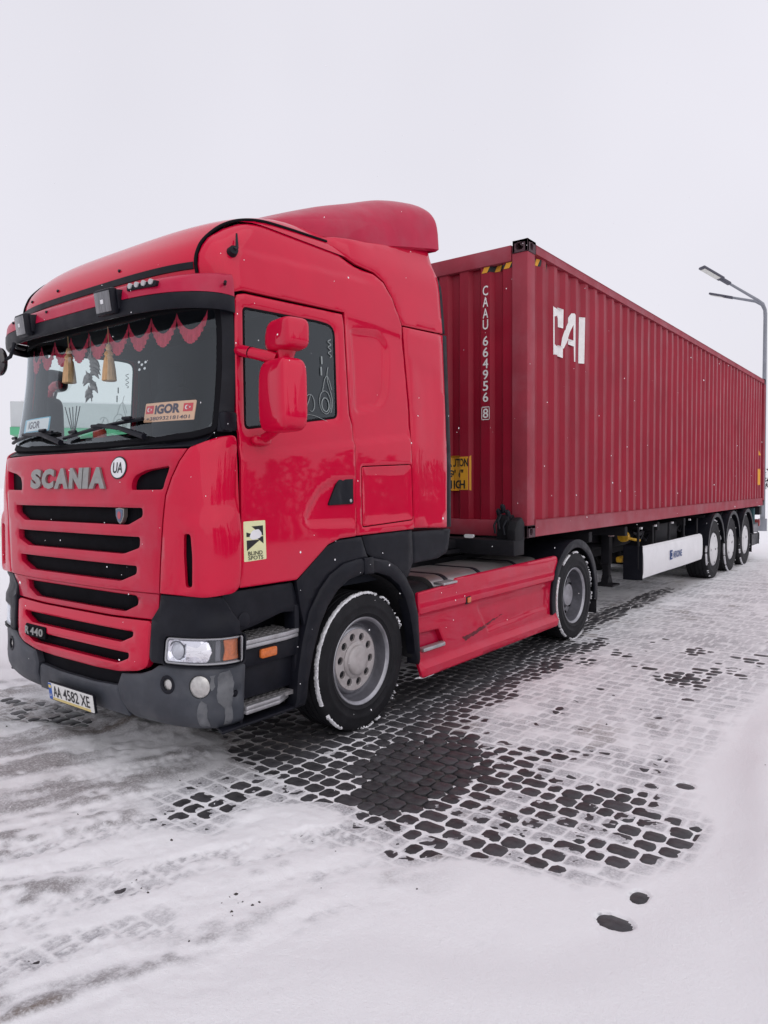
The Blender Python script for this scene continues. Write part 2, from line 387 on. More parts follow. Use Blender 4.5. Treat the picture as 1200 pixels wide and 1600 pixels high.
DIPS = [(1.31, 2.52, 4.927, 2.358, 1.36, -1.872), (1.47, 3.2, 6.567, 2.694, 2.1, -2.901), (1.73, 2.73, 7.825, 3.135, 3.027, -4.163), (2.06, 4.19, 2.452, .709, 2.64, -3.659), (2.45, 3.8, 3.593, .909, 2.389, -3.298), (2.8, 3.29, 11.239, 2.51, 2.573, -3.535), (2.98, 3.28, 8.465, 1.673, 2.666, -3.659), (2.68, 2.6, 4.187, 1.107, 2.5, -3.421), (2.1, 1.26, 19.065, 8.459, 1.43, -1.947), (2.83, 1.43, 6.322, 1.853, 3.086, -4.19), (2.9, 1.14, 11.626, 3.457, 4.751, -6.438), (2.74, .55, 8.015, 2.963, 5.558, -7.509), (3.06, .66, 12.912, 3.785, 5.833, -7.874), (1.53, 8.05, 2.361, .568, 1.277, -1.819), (1.93, 6.19, 3.29, .804, 1.405, -1.974), (2.27, 5.32, 11.593, 2.678, 1.551, -2.163), (2.61, 2.69, 4.614, 1.249, 3.583, -4.908), (2.99, .44, 5.222, 1.687, 3.918, -5.283), (2.54, .36, 3.883, 1.688, 4.06, -5.484), (1.84, .61, 4.775, 2.688, 3.663, -4.971), (3.08, .01, 4.074, 1.37, 5.052, -6.792)]
MOUNDS = [(-.05, -.98, .085, .30, .13), (.28, -.86, .075, .24, .12), (-.95, -1.66, .055, .30, .13), (-.55, -1.38, .045, .26, .11), (-1.5, -1.95, .04, .4, .2), (.75, -1.02, .02, .3, .1)]
def snow_fields(x, y):
    OS, RS = on_stone(x, y)
    n1 = fbm(x, y, 3.2, 3, 3); n2 = fbm(x, y, 14, 9, 2); n3 = fbm(x, y, 1.1, 21, 3)
    st = (.42*x+.9*y)*.35; sn = (.9*x-.42*y)
    streak = fbm(sn*1.0, st, 3.5, 40, 3)
    wx = x+.05*n1; wy = y+.05*n2
    T = .010+.004*n3+.003*streak+.0012*n2
    # ploughed strip of setts beside the truck
    pv = sstep(.15, -.25, np.maximum(np.maximum(1.0-x, x-3.36), -.35-y-.5*(x-1.2)*.3))*sstep(16, 9, y)
    T = T*(1-pv)+pv*(.0030+.0050*n3+.0040*n1+.0024*n2+.0034*(RS-.5)+.0022*fbm(x*1.4, y*.4, 2.6, 77, 2))
    sj = sdist(JOINT, wx, wy)
    wj = sstep(.22, -.12, sj+.10*n1)
    T = T*(1-wj)+wj*(-.0050+.0044*n1+.0046*n2+.0016*n3+.0034*(RS-.5)+.0028*fbm(x, y, 38, 55, 2))
    right = sstep(2.2, 2.7, x)*wj
    T = T+right*(.0014+.0036*fbm(x, y, 5.5, 91, 2)+.0022*(RS-.5))
    low = sstep(-.80, -1.15, y+.12*(x-2))*wj
    T = T+low*.0036
    wb = sstep(.10, -.09, sdist(BARE, wx, wy)+.10*n1+.05*n2+.10*(RS-.5)); T = T*(1-wb)+wb*(-.024+.006*n2)
    for (cx, cy, a_, b_, c_, d_) in DIPS:
        dx_, dy_ = x-cx, y-cy; q = (a_*dx_+b_*dy_)**2+(c_*dx_+d_*dy_)**2
        T = T-.0075*np.exp(-q*1.1)*sstep(-.5, .35, n1+n2*.8+(RS-.35))*pv
    # wheel tracks and the ground sheltered by the truck
    tk = sstep(.50, .18, np.abs(x-1.26-.16*n3)+.10*n1)*sstep(-.3, .3, y)*sstep(4.6, 3.0, y)
    T = T*(1-tk)+tk*(-.0078+.0060*n1+.0036*n2+.003*(RS-.5))
    tr = sstep(.34, .10, np.abs(x-.98-.06*n3))*sstep(-1.4, -.5, y)*sstep(15, 8, y)
    T = T*(1-tr)+tr*(-.0090+.004*n1+.0022*n2+.002*(RS-.5))
    un = sstep(.9, .6, np.abs(x))*sstep(-1.1, -.5, y)*sstep(14, 12, y)
    T = T*(1-un*.7)+un*.7*(-.007+.005*n3+.003*(RS-.5))
    dl = np.abs((x+1.4)*(-.352)+(y+1.35)*.936); al = (x+1.4)*.936+(y+1.35)*.352
    fr = sstep(.46, .18, dl+.12*n3+.06*n1)*sstep(3.0, 2.5, al)*sstep(-3.5, -1, al)
    T = T*(1-fr)+fr*(-.009+.009*n1+.005*n2)
    lump = sstep(-.5, -1.2, y)*sstep(3.0, 1.9, x+.25*n3)*sstep(-8, -4, x)
    # foreground drift and roadside bank
    sb = -sdist(BANK, x+.035*n3, y+.03*n3)
    bank = sstep(-.03, .34, sb)*(.045+.012*n3)+sstep(.25, 1.3, sb)*.06+sstep(1., 4., sb)*.08
    bank = bank*np.where(x < 3.1, sstep(1.4, 3.2, x)*.75+.25, 1)
    rid = np.exp(-((x-3.80-.10*n3+.28*y)/.16)**2)*.03*sstep(-2.5, -1, y)*sstep(3, 1, y)*sstep(0, .3, sb)+.02*np.maximum(0, fbm(x, y, 1.6, 303, 3))*sstep(.3, 1, sb)
    T = np.where(sb > -.05, np.maximum(T, .006*sstep(-.06, .02, sb))+bank+rid+.0035*n3*sstep(0, .3, sb)+.0012*streak, T)
    for (px, py, wd) in ((1.55, -2.45, .13), (1.02, -2.35, .13), (2.02, -2.30, .10), (.35, -2.1, .13)):
        la = (x-px)*.42+(y-py)*.907; lc = (x-px)*.907-(y-py)*.42+.05*np.sin(la*1.3+px)
        band = sstep(wd, wd*.75, np.abs(lc))*lump*sstep(-.6, .1, n1+n3+.3)
        trd = sstep(-.2, .35, np.sin(la*120+6*np.sign(lc)*np.abs(lc)*9))*sstep(.012, .03, np.abs(np.abs(lc)-wd*.35))
        TREAD = band*trd; T = T-.010*band*(1-wj)+.0085*TREAD*(1-wj)
    for (cx, cy, h, sx, sy) in MOUNDS:
        g = np.exp(-((x-cx)/sx)**2-((y-cy)/sy)**2); T = T+(h+.012*(h > .03))*g*(1+.25*n1+.15*n2)
    # three setts the wind has cleared at the edge of the drift
    for (cx, cy, r) in ((3.40, -1.24, .056), (3.43, -1.11, .052), (3.44, -.98, .03), (3.33, .30, .045)):
        k = min(setts, key=lambda q: (q[0]-cx)**2+(q[1]-cy)**2); dd = np.maximum(np.abs(x-k[0])/(k[2]/2-.004), np.abs(y-k[1])/(ROW/2-.004)); de = np.hypot((x-k[0])/(k[2]/2), (y-k[1])/(ROW/2))
        w = sstep(1.0, .78, np.maximum(dd*.9, de*1.02)+.08*n2); T = T*(1-w)+w*(-.010)
    rut = fbm(sn*1.0, st*.6, 7., 140, 3)
    T = T+lump*(.030*np.abs(streak)+.012*rut+.030*np.maximum(0, n1-.05)*sstep(-.1, .4, n3+.2)+.012*n2*sstep(-.4, .2, n3)+.006*fbm(x, y, 30, 71, 2))*(1-wj)*.8
    T = np.where((lump*(1-wj) > .35) & (fr < .3) & (sj > .12), np.maximum(T, .0004+.0012*n2), T)
    thin = sstep(.0085, .0010, T)
    grey = thin*(.10+.74*OS)*(.55+.45*sstep(-.5, .5, n1+n2+n3))*sstep(-.004, .0003, T)+.75*tk*sstep(.004, -.003, T)
    T = T-.0016*(1-OS)*sstep(.010, .003, T)*sstep(-.002, .001, T)
    trackd = sstep(-.05, .40, streak*.7+rut*.5+n3*.4)*lump*(1-wj)*.85*sstep(-.7, .4, n2+n1+rut)
    dirty = np.clip(np.maximum(grey, trackd)+.5*tr*sstep(.02, .0, T)+.35*fr, 0, 1)
    brown = sstep(.42, .62, fbm(x, y, 2.3, 63, 3)+.15*n2)*sstep(3.1, 2.6, x)*.6+.45*trackd+.35*tr+.5*fr
    return T, dirty, np.clip(brown, 0, 1)

# ------------------------------------------------------------------ layout of the setts
ROW = .115; setts = []
rs = random.Random(5)
for j in range(int((16+3.3)/ROW)):
    yc = -3.3+j*ROW; x = -1.7+rs.uniform(-.1, 0)
    while x < 3.75:
        L = rs.choice((.088, .117, .117, .158)); setts.append((x+L/2, yc+ROW/2, L)); x += L
EDG = {}
for (x, y, L) in setts: EDG.setdefault(int(math.floor((y+3.3)/ROW)), []).append((x-L/2, x+L/2))
def on_stone(x, y):
    """0 in a joint, 1 on a sett; and a random number per sett"""
    m = np.zeros(x.shape); r = np.full(x.shape, .5); j = np.floor((y+3.3)/ROW).astype(int); ok = (x > -1.7) & (x < 3.75)
    order_ = np.argsort(j, kind='stable'); js = j[order_]
    for row, ed in EDG.items():
        a_, b_ = np.searchsorted(js, row), np.searchsorted(js, row+1)
        if a_ == b_: continue
        q = order_[a_:b_]; q = q[ok[q]]
        if not len(q): continue
        e = np.array([t[0] for t in ed]+[ed[-1][1]]); k = np.clip(np.searchsorted(e, x[q])-1, 0, len(ed)-1)
        d = np.minimum(np.minimum(x[q]-e[k], e[k+1]-x[q]), np.minimum(y[q]-(-3.3+row*ROW), -3.3+(row+1)*ROW-y[q]))
        ex = np.minimum(x[q]-e[k], e[k+1]-x[q]); ey = np.minimum(y[q]-(-3.3+row*ROW), -3.3+(row+1)*ROW-y[q])
        d = np.where((ex < .026) & (ey < .026), .026-np.hypot(.026-ex, .026-ey), np.minimum(ex, ey))
        m[q] = sstep(.004, .013, d); h = (k*7919+row*104729) % 10007; r[q] = (h*h % 9973)/9973.
    return m, r

# ------------------------------------------------------------------ snow cover as one sheet to the horizon
def axis(parts):
    out = []
    for a, b, d0, d1 in parts:
        p = a; 
        while p < b-1e-6:
            out.append(p); t = (p-a)/(b-a); p += d0+(d1-d0)*t
    out.append(parts[-1][1]); return np.array(out)
gx = np.concatenate([-axis([(1.9, 8, .05, .6), (8, 60, .8, 9), (60, 900, 20, 200)])[::-1], axis([(-1.89, .8, .03, .016), (.8, 3.6, .0125, .0125), (3.6, 5.2, .016, .06), (5.2, 12, .08, .7), (12, 60, 1, 9), (60, 900, 20, 200)])])
gy = np.concatenate([-axis([(3.3, 6, .03, .4), (6, 60, .5, 9), (60, 900, 20, 200)])[::-1], axis([(-3.28, .6, .0125, .0125), (.6, 3, .0135, .03), (3, 15, .03, .10), (15, 40, .2, 3), (40, 900, 8, 120)])])
GX, GY = np.meshgrid(gx, gy)
GT, GD, GB = snow_fields(GX.ravel(), GY.ravel())
near = np.exp(-np.hypot(GX.ravel()-2, GY.ravel())/25)
GT = GT*near+(1-near)*.02*fbm(GX.ravel(), GY.ravel(), .08, 5, 2)+(1-near)*.02
me = bpy.data.meshes.new('snow_ground'); nv = GX.size; nx, ny = len(gx), len(gy)
me.vertices.add(nv); me.vertices.foreach_set('co', np.stack([GX.ravel(), GY.ravel(), GT], -1).astype(np.float32).ravel())
ii, jj = np.meshgrid(np.arange(nx-1), np.arange(ny-1)); a = (jj*nx+ii).ravel()
quad = np.stack([a, a+1, a+1+nx, a+nx], -1).astype(np.int32); nq = len(quad)
me.loops.add(nq*4); me.loops.foreach_set('vertex_index', quad.ravel())
me.polygons.add(nq); me.polygons.foreach_set('loop_start', np.arange(0, nq*4, 4, dtype=np.int32)); me.polygons.foreach_set('loop_total', np.full(nq, 4, np.int32))
me.update(calc_edges=True); me.shade_smooth()
for nm, arr in (('dirty', GD), ('brown', GB)):
    at = me.attributes.new(nm, 'FLOAT', 'POINT'); at.data.foreach_set('value', arr.astype(np.float32))
def snow_material():
    m = bpy.data.materials.new('snow'); m.use_nodes = True; nt = m.node_tree; n = nt.nodes; l = nt.links; b = n['Principled BSDF']
    a1 = n.new('ShaderNodeAttribute'); a1.attribute_name = 'dirty'; a2 = n.new('ShaderNodeAttribute'); a2.attribute_name = 'brown'
    tc = n.new('ShaderNodeTexCoord')
    def noise(sc, d=4, rough=.6):
        t = n.new('ShaderNodeTexNoise'); t.inputs['Scale'].default_value = sc; t.inputs['Detail'].default_value = d; t.inputs['Roughness'].default_value = rough
        l.new(tc.outputs['Object'], t.inputs['Vector']); return t.outputs['Fac']
    # grain of thin snow over dark stone: salt-and-pepper
    mr = n.new('ShaderNodeMapRange'); mr.inputs['From Min'].default_value = .32; mr.inputs['From Max'].default_value = .68; mr.inputs['To Min'].default_value = .25; mr.inputs['To Max'].default_value = 1.8
    l.new(noise(70, 8, .75), mr.inputs['Value'])
    mu = n.new('ShaderNodeMath'); mu.operation = 'MULTIPLY'; l.new(a1.outputs['Fac'], mu.inputs[0]); l.new(mr.outputs[0], mu.inputs[1]); mu.use_clamp = True
    m1 = n.new('ShaderNodeMix'); m1.data_type = 'RGBA'; m1.inputs['A'].default_value = (.90, .895, .915, 1); m1.inputs['B'].default_value = (.40, .395, .42, 1)
    l.new(mu.outputs[0], m1.inputs['Factor'])
    mb = n.new('ShaderNodeMath'); mb.operation = 'MULTIPLY'; l.new(a2.outputs['Fac'], mb.inputs[0]); l.new(mu.outputs[0], mb.inputs[1])
    m2 = n.new('ShaderNodeMix'); m2.data_type = 'RGBA'; l.new(m1.outputs['Result'], m2.inputs['A']); m2.inputs['B'].default_value = (.22, .18, .155, 1)
    l.new(mb.outputs[0], m2.inputs['Factor']); l.new(m2.outputs['Result'], b.inputs['Base Color'])
    b.inputs['Roughness'].default_value = .8; b.inputs['Specular IOR Level'].default_value = .25
    b.inputs['Subsurface Weight'].default_value = 0
    bp = n.new('ShaderNodeBump'); bp.inputs['Distance'].default_value = .006; bp.inputs['Strength'].default_value = .8
    ad = n.new('ShaderNodeMath'); ad.operation = 'ADD'; l.new(noise(60, 5), ad.inputs[0]); l.new(noise(320, 2), ad.inputs[1])
    l.new(ad.outputs[0], bp.inputs['Height']); l.new(bp.outputs[0], b.inputs['Normal'])
    return m
so = new_obj('snow_ground', me, snow_material()); so['kind'] = 'structure'; so['label'] = 'trodden white snow covering the lorry park'

# ------------------------------------------------------------------ concrete setts under the snow
STONE = mat('sett_concrete', (.038, .037, .042), .5, 0, var=.35, vscale=22, objrand=.3, dirt=.34, dirtcol=(.13, .125, .125), dscale=18, bump=.0012, bscale=160, rvar=.12)
JOINTM = mat('joint_sand', (.045, .042, .040), .9, 0, var=.3, vscale=30)
pave = MB().grid([[(x, y, -.0165) for x in (-3, 0, 4.2)] for y in (-3.5, 4, 16)]).build('pavement', JOINTM, None, recalc=False)
pave['kind'] = 'structure'; pave['label'] = 'dark concrete sett pavement showing through the snow'
def sett_geo(L, W, seed):
    r = random.Random(seed); rings = []
    c = .021
    base = [(L/2-c, -W/2), (L/2, -W/2+c), (L/2, W/2-c), (L/2-c, W/2), (-L/2+c, W/2), (-L/2, W/2-c), (-L/2, -W/2+c), (-L/2+c, -W/2)]
    base = [(x+r.uniform(-.002, .002), y+r.uniform(-.002, .002)) for x, y in base]
    def ins(k, z):
        return [(x*(1-2*k/L), y*(1-2*k/W), z) for x, y in base]
    vs = ins(0, -.022)+ins(.001, -.0055)+ins(.0075, -.0008+r.uniform(-.0003, .0003))+[(0, 0, .0008)]
    fs = []
    for a in (0, 8):
        for k in range(8): fs.append((a+k, a+(k+1) % 8, a+8+(k+1) % 8, a+8+k))
    for k in range(8): fs.append((16+k, 16+(k+1) % 8, 24))
    return vs, fs
sx = np.array([s[0] for s in setts]); sy = np.array([s[1] for s in setts])
ST = np.minimum.reduce([snow_fields(sx+dx, sy+dy)[0] for dx, dy in ((0, 0), (.035, .02), (-.035, -.02), (.035, -.02), (-.035, .02))])
fw = np.array((-math.sin(.6541), math.cos(.6541))); rt = np.array((math.cos(.6541), math.sin(.6541)))
dx_, dy_ = sx-CAM.x, sy-CAM.y; dep = dx_*fw[0]+dy_*fw[1]; lat = dx_*rt[0]+dy_*rt[1]
inview = (dep > 1.2) & (np.abs(lat)/np.maximum(dep, .1) < .53) & (dep > 2.25)
hid = (np.abs(sx) < 1.0) & (sy > -.9)
show = ST < .0016
order = np.argsort(np.where(inview & show & ~hid, dep, 1e6))
single = set(order[:300].tolist())
GEO = {(L, s): sett_geo(L-.008, ROW-.008, int(L*1000)+s) for L in (.088, .117, .158) for s in range(5)}
SM = {}
for k, (v, f) in GEO.items():
    SM[k] = mesh_from(v, f, 'sett', True, 50); SM[k].materials.append(STONE)
rest = MB()
for i, (x, y, L) in enumerate(setts):
    if ST[i] > .012: continue
    k = (L, rs.randrange(5)); tz = rs.uniform(-.0016, .0012); rx, ry = rs.gauss(0, .008), rs.gauss(0, .008); rz = rs.gauss(0, .012)
    if i in single:
        o = bpy.data.objects.new('sett', SM[k]); COL.objects.link(o); o.parent = pave; o.location = (x, y, tz); o.rotation_euler = (rx, ry, rz)
    elif (inview[i] and ST[i] < .006 and sy[i] < 13):
        v, f = GEO[k]; rest.add([(px+x-rz*py, py+y+rz*px, pz+tz-ry*px+rx*py) for px, py, pz in v], f)
ro = rest.build('setts', STONE, pave, recalc=False, sharp=50); ro['kind'] = 'stuff'

# ------------------------------------------------------------------ far things: street lamp, filling station canopy, tree belts
GALV = mat('galvanised_steel', (.23, .24, .27), .45, .4, var=.12, vscale=3)
LAMPD = mat('lamp_housing', (.085, .085, .11), .5, .2)
LENSW = mat('lamp_glass', (.62, .62, .58), .3)
def street_lamp():
    t = thing('street_lamp', 'tall grey street lamp with two arms rising behind the container', 'street lamp', (-.43, 24.2, 0))
    MB().tube([(0, 0, 0), (0, 0, 3.0), (0, 0, 7.6)], [.085, .072, .06], 12).tube([(0, 0, 0), (0, 0, .45)], .14, 12).build('pole', GALV, t)
    for k, tip in enumerate((Vector((-1.62, -2.0, 9.0)), Vector((-1.86, .25, 8.60)))):
        h = Vector((tip.x, tip.y, 0)); hd = h.normalized()
        el = Vector((hd.x*.32, hd.y*.32, 8.02 if k == 0 else 8.05))
        hs = el+(tip-el)*.52
        MB().tube([(0, 0, 7.45), (hd.x*.015, hd.y*.015, 7.7), (hd.x*.11, hd.y*.11, 7.9), el, el+(tip-el)*.25, hs], [.06, .058, .055, .05, .045, .042], 10).build('arm', GALV, t)
        d = (tip-hs).normalized(); s_ = Vector((-d.y, d.x, 0)).normalized(); u_ = d.cross(s_); u_ = -u_ if u_.z < 0 else u_
        M = Matrix((d, s_, u_)).transposed().to_4x4(); M.translation = hs; Ln = (tip-hs).length
        hd_ = MB().box(-.05, Ln*.3, -.075, .075, -.05, .045, .02, M).box(Ln*.25, Ln, -.15, .15, -.035, .04, .025, M).build('lamp_head', LAMPD, t)
        MB().box(Ln*.36, Ln*.93, -.11, .11, -.05, -.037, 0, M).build('lens', LENSW, hd_)
street_lamp()
FASC = mat('canopy_fascia', (.50, .53, .54), .6, 0, var=.06, vscale=1); GREEN = mat('canopy_green', (.10, .40, .22), .5); WCOL = mat('canopy_column', (.72, .70, .66), .6)
cn = thing('filling_station_canopy', 'pale canopy with a green stripe seen through the cab windows', 'canopy', (-21.3, 8.2, 0), rz=math.radians(57))
MB().box(0, 17, 0, 9, 3.82, 4.72, .03).build('fascia', FASC, cn)
MB().box(-.02, 17.02, -.02, 9.02, 3.55, 3.817, 0).build('stripe', GREEN, cn)
MB().box(.3, 16.7, .3, 8.7, 4.723, 4.80, .02).build('roof_snow', SNOWP, cn)
for x in (.9, 8.5, 16):
    for y in (.9, 8.1): MB().box(x-.18, x+.18, y-.18, y+.18, 0, 3.545, .02).build('column', WCOL, cn)
TWIG = mat('bare_twigs', (.045, .038, .036), .9, 0, var=.3, vscale=.5)
def belt(name, label, spots, hmin, hmax, seed, n=150):
    r = random.Random(seed); mb = MB()
    for (x, y, k) in spots:
        h = r.uniform(hmin, hmax)*k; w = h*r.uniform(.18, .34)
        mb.tube([(x, y, -.2), (x+r.uniform(-.1, .1), y, h*.45), (x+r.uniform(-.3, .3), y, h*.9)], [h*.022, h*.014, h*.004], 5, False)
        for _ in range(n):
            zz = h*(.02+.98*r.random()**1.15); q = w*max(.25, math.sin(math.pi*min(1, (zz/h)*.8+.2))); a = r.uniform(0, 6.28); d = q*math.sqrt(r.random())
            px, py = x+d*math.cos(a), y+d*math.sin(a); l_ = h*.075
            mb.add([(px, py, zz), (px+r.uniform(-l_, l_), py+r.uniform(-l_, l_), zz+r.uniform(0, l_)*1.6), (px+r.uniform(-l_, l_), py+r.uniform(-l_, l_), zz+r.uniform(-l_, l_))], [(0, 1, 2)])
    o = mb.build(name, TWIG, None, smooth=False, recalc=False); o['kind'] = 'stuff'; o['label'] = label; return o
rt_ = random.Random(3)
belt('tree_belt', 'dark belt of bare roadside trees mirrored in the red paint', [(34+rt_.uniform(-2, 4), y+rt_.uniform(-1, 1), 1.5 if rt_.random() < .07 else 1) for y in np.arange(-22, 95, .8)], 3.6, 6.0, 4, 260)
belt('far_tree_belt', 'far grey tree belt along the snowy horizon', [(x, 190+rt_.uniform(-6, 6), 1) for x in np.arange(-75, 40, 2.2)], 3.5, 6, 8, 60)

# ------------------------------------------------------------------ wheels
def tyre_profile(R_, w, r0, groove=True):
    h = w/2; p = [(r0, -h+.035), (r0+.012, -h+.012), (r0+.03, -h+.006), (r0+.036, -h+.001), (r0+.044, -h+.004), (r0+(R_-r0)*.45, -h-.003), (r0+(R_-r0)*.45+.008, -h-.006), (r0+(R_-r0)*.45+.018, -h-.003), (R_-.055, -h+.002), (R_-.022, -h+.008), (R_-.006, -h+.022), (R_, -h+.034)]; m_ = len(p)
    n = 4
    if groove:
        for k in range(n):
            c = -h+.055+(w-.11)*(k+.5)/n; p += [(R_, c-.008), (R_-.011, c-.005), (R_-.011, c+.005), (R_, c+.008)]
    q = [(a, -b) for a, b in reversed(p[:m_])]
    return p+q
def snow_ring(R_, xo, seed, thr=-.15, amp=.011, seg=460):
    """snow packed in the tyre shoulder, patchy"""
    r = np.arange(seg)/seg*2*math.pi
    n = fbm(np.cos(r)*3+5, np.sin(r)*3+5, 1.5, seed, 5)+.35*np.cos(r-2.6); n2 = vnoise(np.cos(r)*30, np.sin(r)*30, 1.5, seed+3)
    n3 = vnoise(np.cos(r)*40, np.sin(r)*40, 1.3, seed+9); rj = random.Random(seed); th = np.clip((n-thr)*1.8+.42*n2+.3*n3, 0, 1)
    pr = [(-.014, .003, 0), (-.009, .006, .6), (-.003, .000, 1.), (.000, -.010, .9), (.000, -.019, .4), (-.002, -.025, 0)]
    rows = []
    for k in range(seg+1):
        k_ = k % seg; row = []
        for dr, dx, wgt in pr:
            jt = rj.uniform(-.0035, .0035)*(wgt > 0)+(.006*n3[k_] if wgt == 0 else 0); sk_ = 1-min(1, th[k_]*3); dr = dr+jt; dx = dx+jt*.4; rr = R_+dr+amp*wgt*th[k_]*.45-.018*sk_; xx = xo+dx+amp*wgt*th[k_]*.4-.020*sk_
            row.append((xx, rr*math.cos(r[k_]), rr*math.sin(r[k_])))
        rows.append(row)
    return rows
def lathe_obj(prof, seg, name, m, parent, close=False, sharp=40): return MB().lathe(prof, seg, close=close).build(name, m, parent, sharp=sharp)
def holes_disc(r_out, r_in, n, r_h, r_c, x, thick=.012, ring=40):
    """disc across x with n round holes"""
    o = [(r_out*math.cos(2*math.pi*k/ring), r_out*math.sin(2*math.pi*k/ring)) for k in range(ring)]
    hs = [[(r_c*math.cos(2*math.pi*(j+.5)/n)+r_h*math.cos(2*math.pi*k/14), r_c*math.sin(2*math.pi*(j+.5)/n)+r_h*math.sin(2*math.pi*k/14)) for k in range(14)] for j in range(n)]
    if r_in > 0: hs.append([(r_in*math.cos(2*math.pi*k/ring), r_in*math.sin(2*math.pi*k/ring)) for k in range(ring)])
    return sheet(flat_map((x, 0, 0), (0, 1, 0), (0, 0, 1), (1, 0, 0)), o, hs, None, thick, .003)

# ------------------------------------------------------------------ forty-foot container
CY, CZ, CL, CH, CW = 2.523, 1.1915, 12.192, 2.896, 1.219
cont = thing('shipping_container', 'long dark red corrugated shipping container with white letters on the trailer', 'container', (0, CY, CZ))
PITCH = .2785
def wall_off(y):
    """corrugation depth along the side, 0 outside to -.036 inside"""
    t = np.mod(np.asarray(y, float)-.084, PITCH)/PITCH
    return -.032*np.clip(np.minimum((t-.26)/.245, (1.0-t)/.245), 0, 1)
def wall_line(a, b):
    ys = [a]; k = -1
    while True:
        k += 1; base = .084+k*PITCH
        for t in (0, .26, .505, .755):
            yy = base+t*PITCH
            if a < yy < b: ys.append(yy)
        if base > b: break
    return ys+[b]
DENT = lambda y, z: .010*fbm(np.asarray(y)*1.0, np.asarray(z)*.8, .9, 31, 2)
for sgn, nm in ((1, 'side_wall'), (-1, 'side_wall')):
    ys = wall_line(.165, CL-.165); zs = [.17, .6, 1.1, 1.6, 2.1, 2.5, 2.79]; rows = []
    for z in zs:
        rows.append([(sgn*(1.206+float(wall_off(y))+float(DENT(y, z))*(0 if z in (.17, 2.79) else 1)), y, z) for y in ys])
    MB().grid(rows).build(nm, CRED, cont, sharp=12, recalc=False)
def end_off(x):
    t = np.mod(np.asarray(x, float)+.06, .25)/.25
    return .045*np.clip(np.minimum((t-.40)/.14, (1.0-t)/.14), 0, 1)
xs = sorted(set([-1.07, 1.07]+[round(-.06+.25*k+.25*t, 4) for k in range(-6, 7) for t in (0, .40, .54, .86) if -1.07 < -.06+.25*k+.25*t < 1.07]))
MB().grid([[(x, .028+float(end_off(x)), z) for x in xs] for z in (.17, 1.0, 1.9, 2.72)]).build('front_wall', CRED, cont, sharp=12, recalc=False)
# rails, posts, roof, doors
for sx_ in (1, -1):
    MB().box(sx_*1.219, sx_*1.150, .178, CL-.178, 2.785, 2.872, .006).build('top_rail', CREDL, cont)
    MB().box(sx_*1.216, sx_*1.130, .178, CL-.178, .004, .170, .006).build('bottom_rail', CREDL, cont)
    MB().prism([(sx_*1.217, .004), (sx_*1.217, .170), (sx_*1.165, .170), (sx_*1.165, .05), (sx_*1.05, .05), (sx_*1.05, .004)], .118, 2.778, 'z', .008).build('corner_post', CREDL, cont)
    MB().box(sx_*1.217, sx_*1.08, CL-.165, CL-.004, .118, 2.778, .008).build('corner_post', CREDL, cont)
MB().box(-1.04, 1.04, .006, .10, 2.712, 2.868, .01).build('front_header', CREDL, cont)
MB().box(-1.04, 1.04, .006, .10, .006, .168, .008).build('front_sill', CREDL, cont)
MB().box(-1.04, 1.04, CL-.12, CL-.01, 2.712, 2.868, .01).build('rear_header', CREDL, cont)
MB().box(-1.08, 1.08, CL-.12, CL-.01, .006, .168, .008).build('rear_sill', CREDL, cont)
MB().grid([[(x, y, 2.83+.02*(1 if j % 2 else 0)) for x in (-1.15, 0, 1.15)] for j, y in enumerate(np.linspace(.1, CL-.1, 60))]).build('roof_panel', CRED, cont, recalc=False)
MB().box(-1.12, 1.12, .12, CL-.12, .02, .16).build('floor_frame', CHAS, cont)
for sx_ in (-1, 1):
    d = MB().box(sx_*.01, sx_*1.075, CL-.07, CL-.03, .175, 2.705, .008).build('rear_door', CRED, cont)
    for xx in (.3, .8): MB().tube([(sx_*xx, CL-.015, .12), (sx_*xx, CL-.015, 2.75)], .017, 8).build('locking_bar', GALV, d)
CAST = mat('casting_steel', (.075, .035, .045), .6, 0, var=.3, vscale=14, dirt=.4, dirtcol=(.05, .045, .05), dscale=12)
def casting(sx_, y0, dy, z0):
    """corner fitting: hollow block with an oval hole in each open face"""
    ox, oy, oz = .162, .178, .118; mb = MB()
    X = sx_*1.2215
    ov = lambda a_, b_, cx, cz: [(cx+a_*math.copysign(abs(math.cos(t))**.8, math.cos(t)), cz+b_*math.copysign(abs(math.sin(t))**.8, math.sin(t))) for t in np.arange(16)/16*2*math.pi]
    R_ = lambda a_, b_: [(0, 0), (a_, 0), (a_, b_), (0, b_)]
    mb.add(*sheet(flat_map((X, y0, z0), (0, dy, 0), (0, 0, 1), (sx_, 0, 0)), R_(oy, oz), [ov(.032, .036, .09, .058)], None, .028, .003))
    mb.add(*sheet(flat_map((X, y0, z0), (-sx_, 0, 0), (0, 0, 1), (0, -dy, 0)), R_(ox, oz), [ov(.045, .036, .09, .058)], None, .028, .003))
    mb.add(*sheet(flat_map((X, y0, z0+oz), (-sx_, 0, 0), (0, dy, 0), (0, 0, 1)), R_(ox, oy), [ov(.032, .06, .08, .09)], None, .028, .003))
    mb.box(X-sx_*ox, X-sx_*(ox-.02), y0, y0+dy*oy, z0, z0+oz); mb.box(X-sx_*.01, X-sx_*ox, y0+dy*(oy-.02), y0+dy*oy, z0, z0+oz); mb.box(X-sx_*.01, X-sx_*ox, y0+dy*.01, y0+dy*oy, z0, z0+.02)
    return mb.build('corner_casting', CAST, cont)
for sx_ in (1, -1):
    for y0, dy in ((-.0025, 1), (CL+.0025, -1)):
        for z0 in (0, CH-.118): casting(sx_, y0, dy, z0)
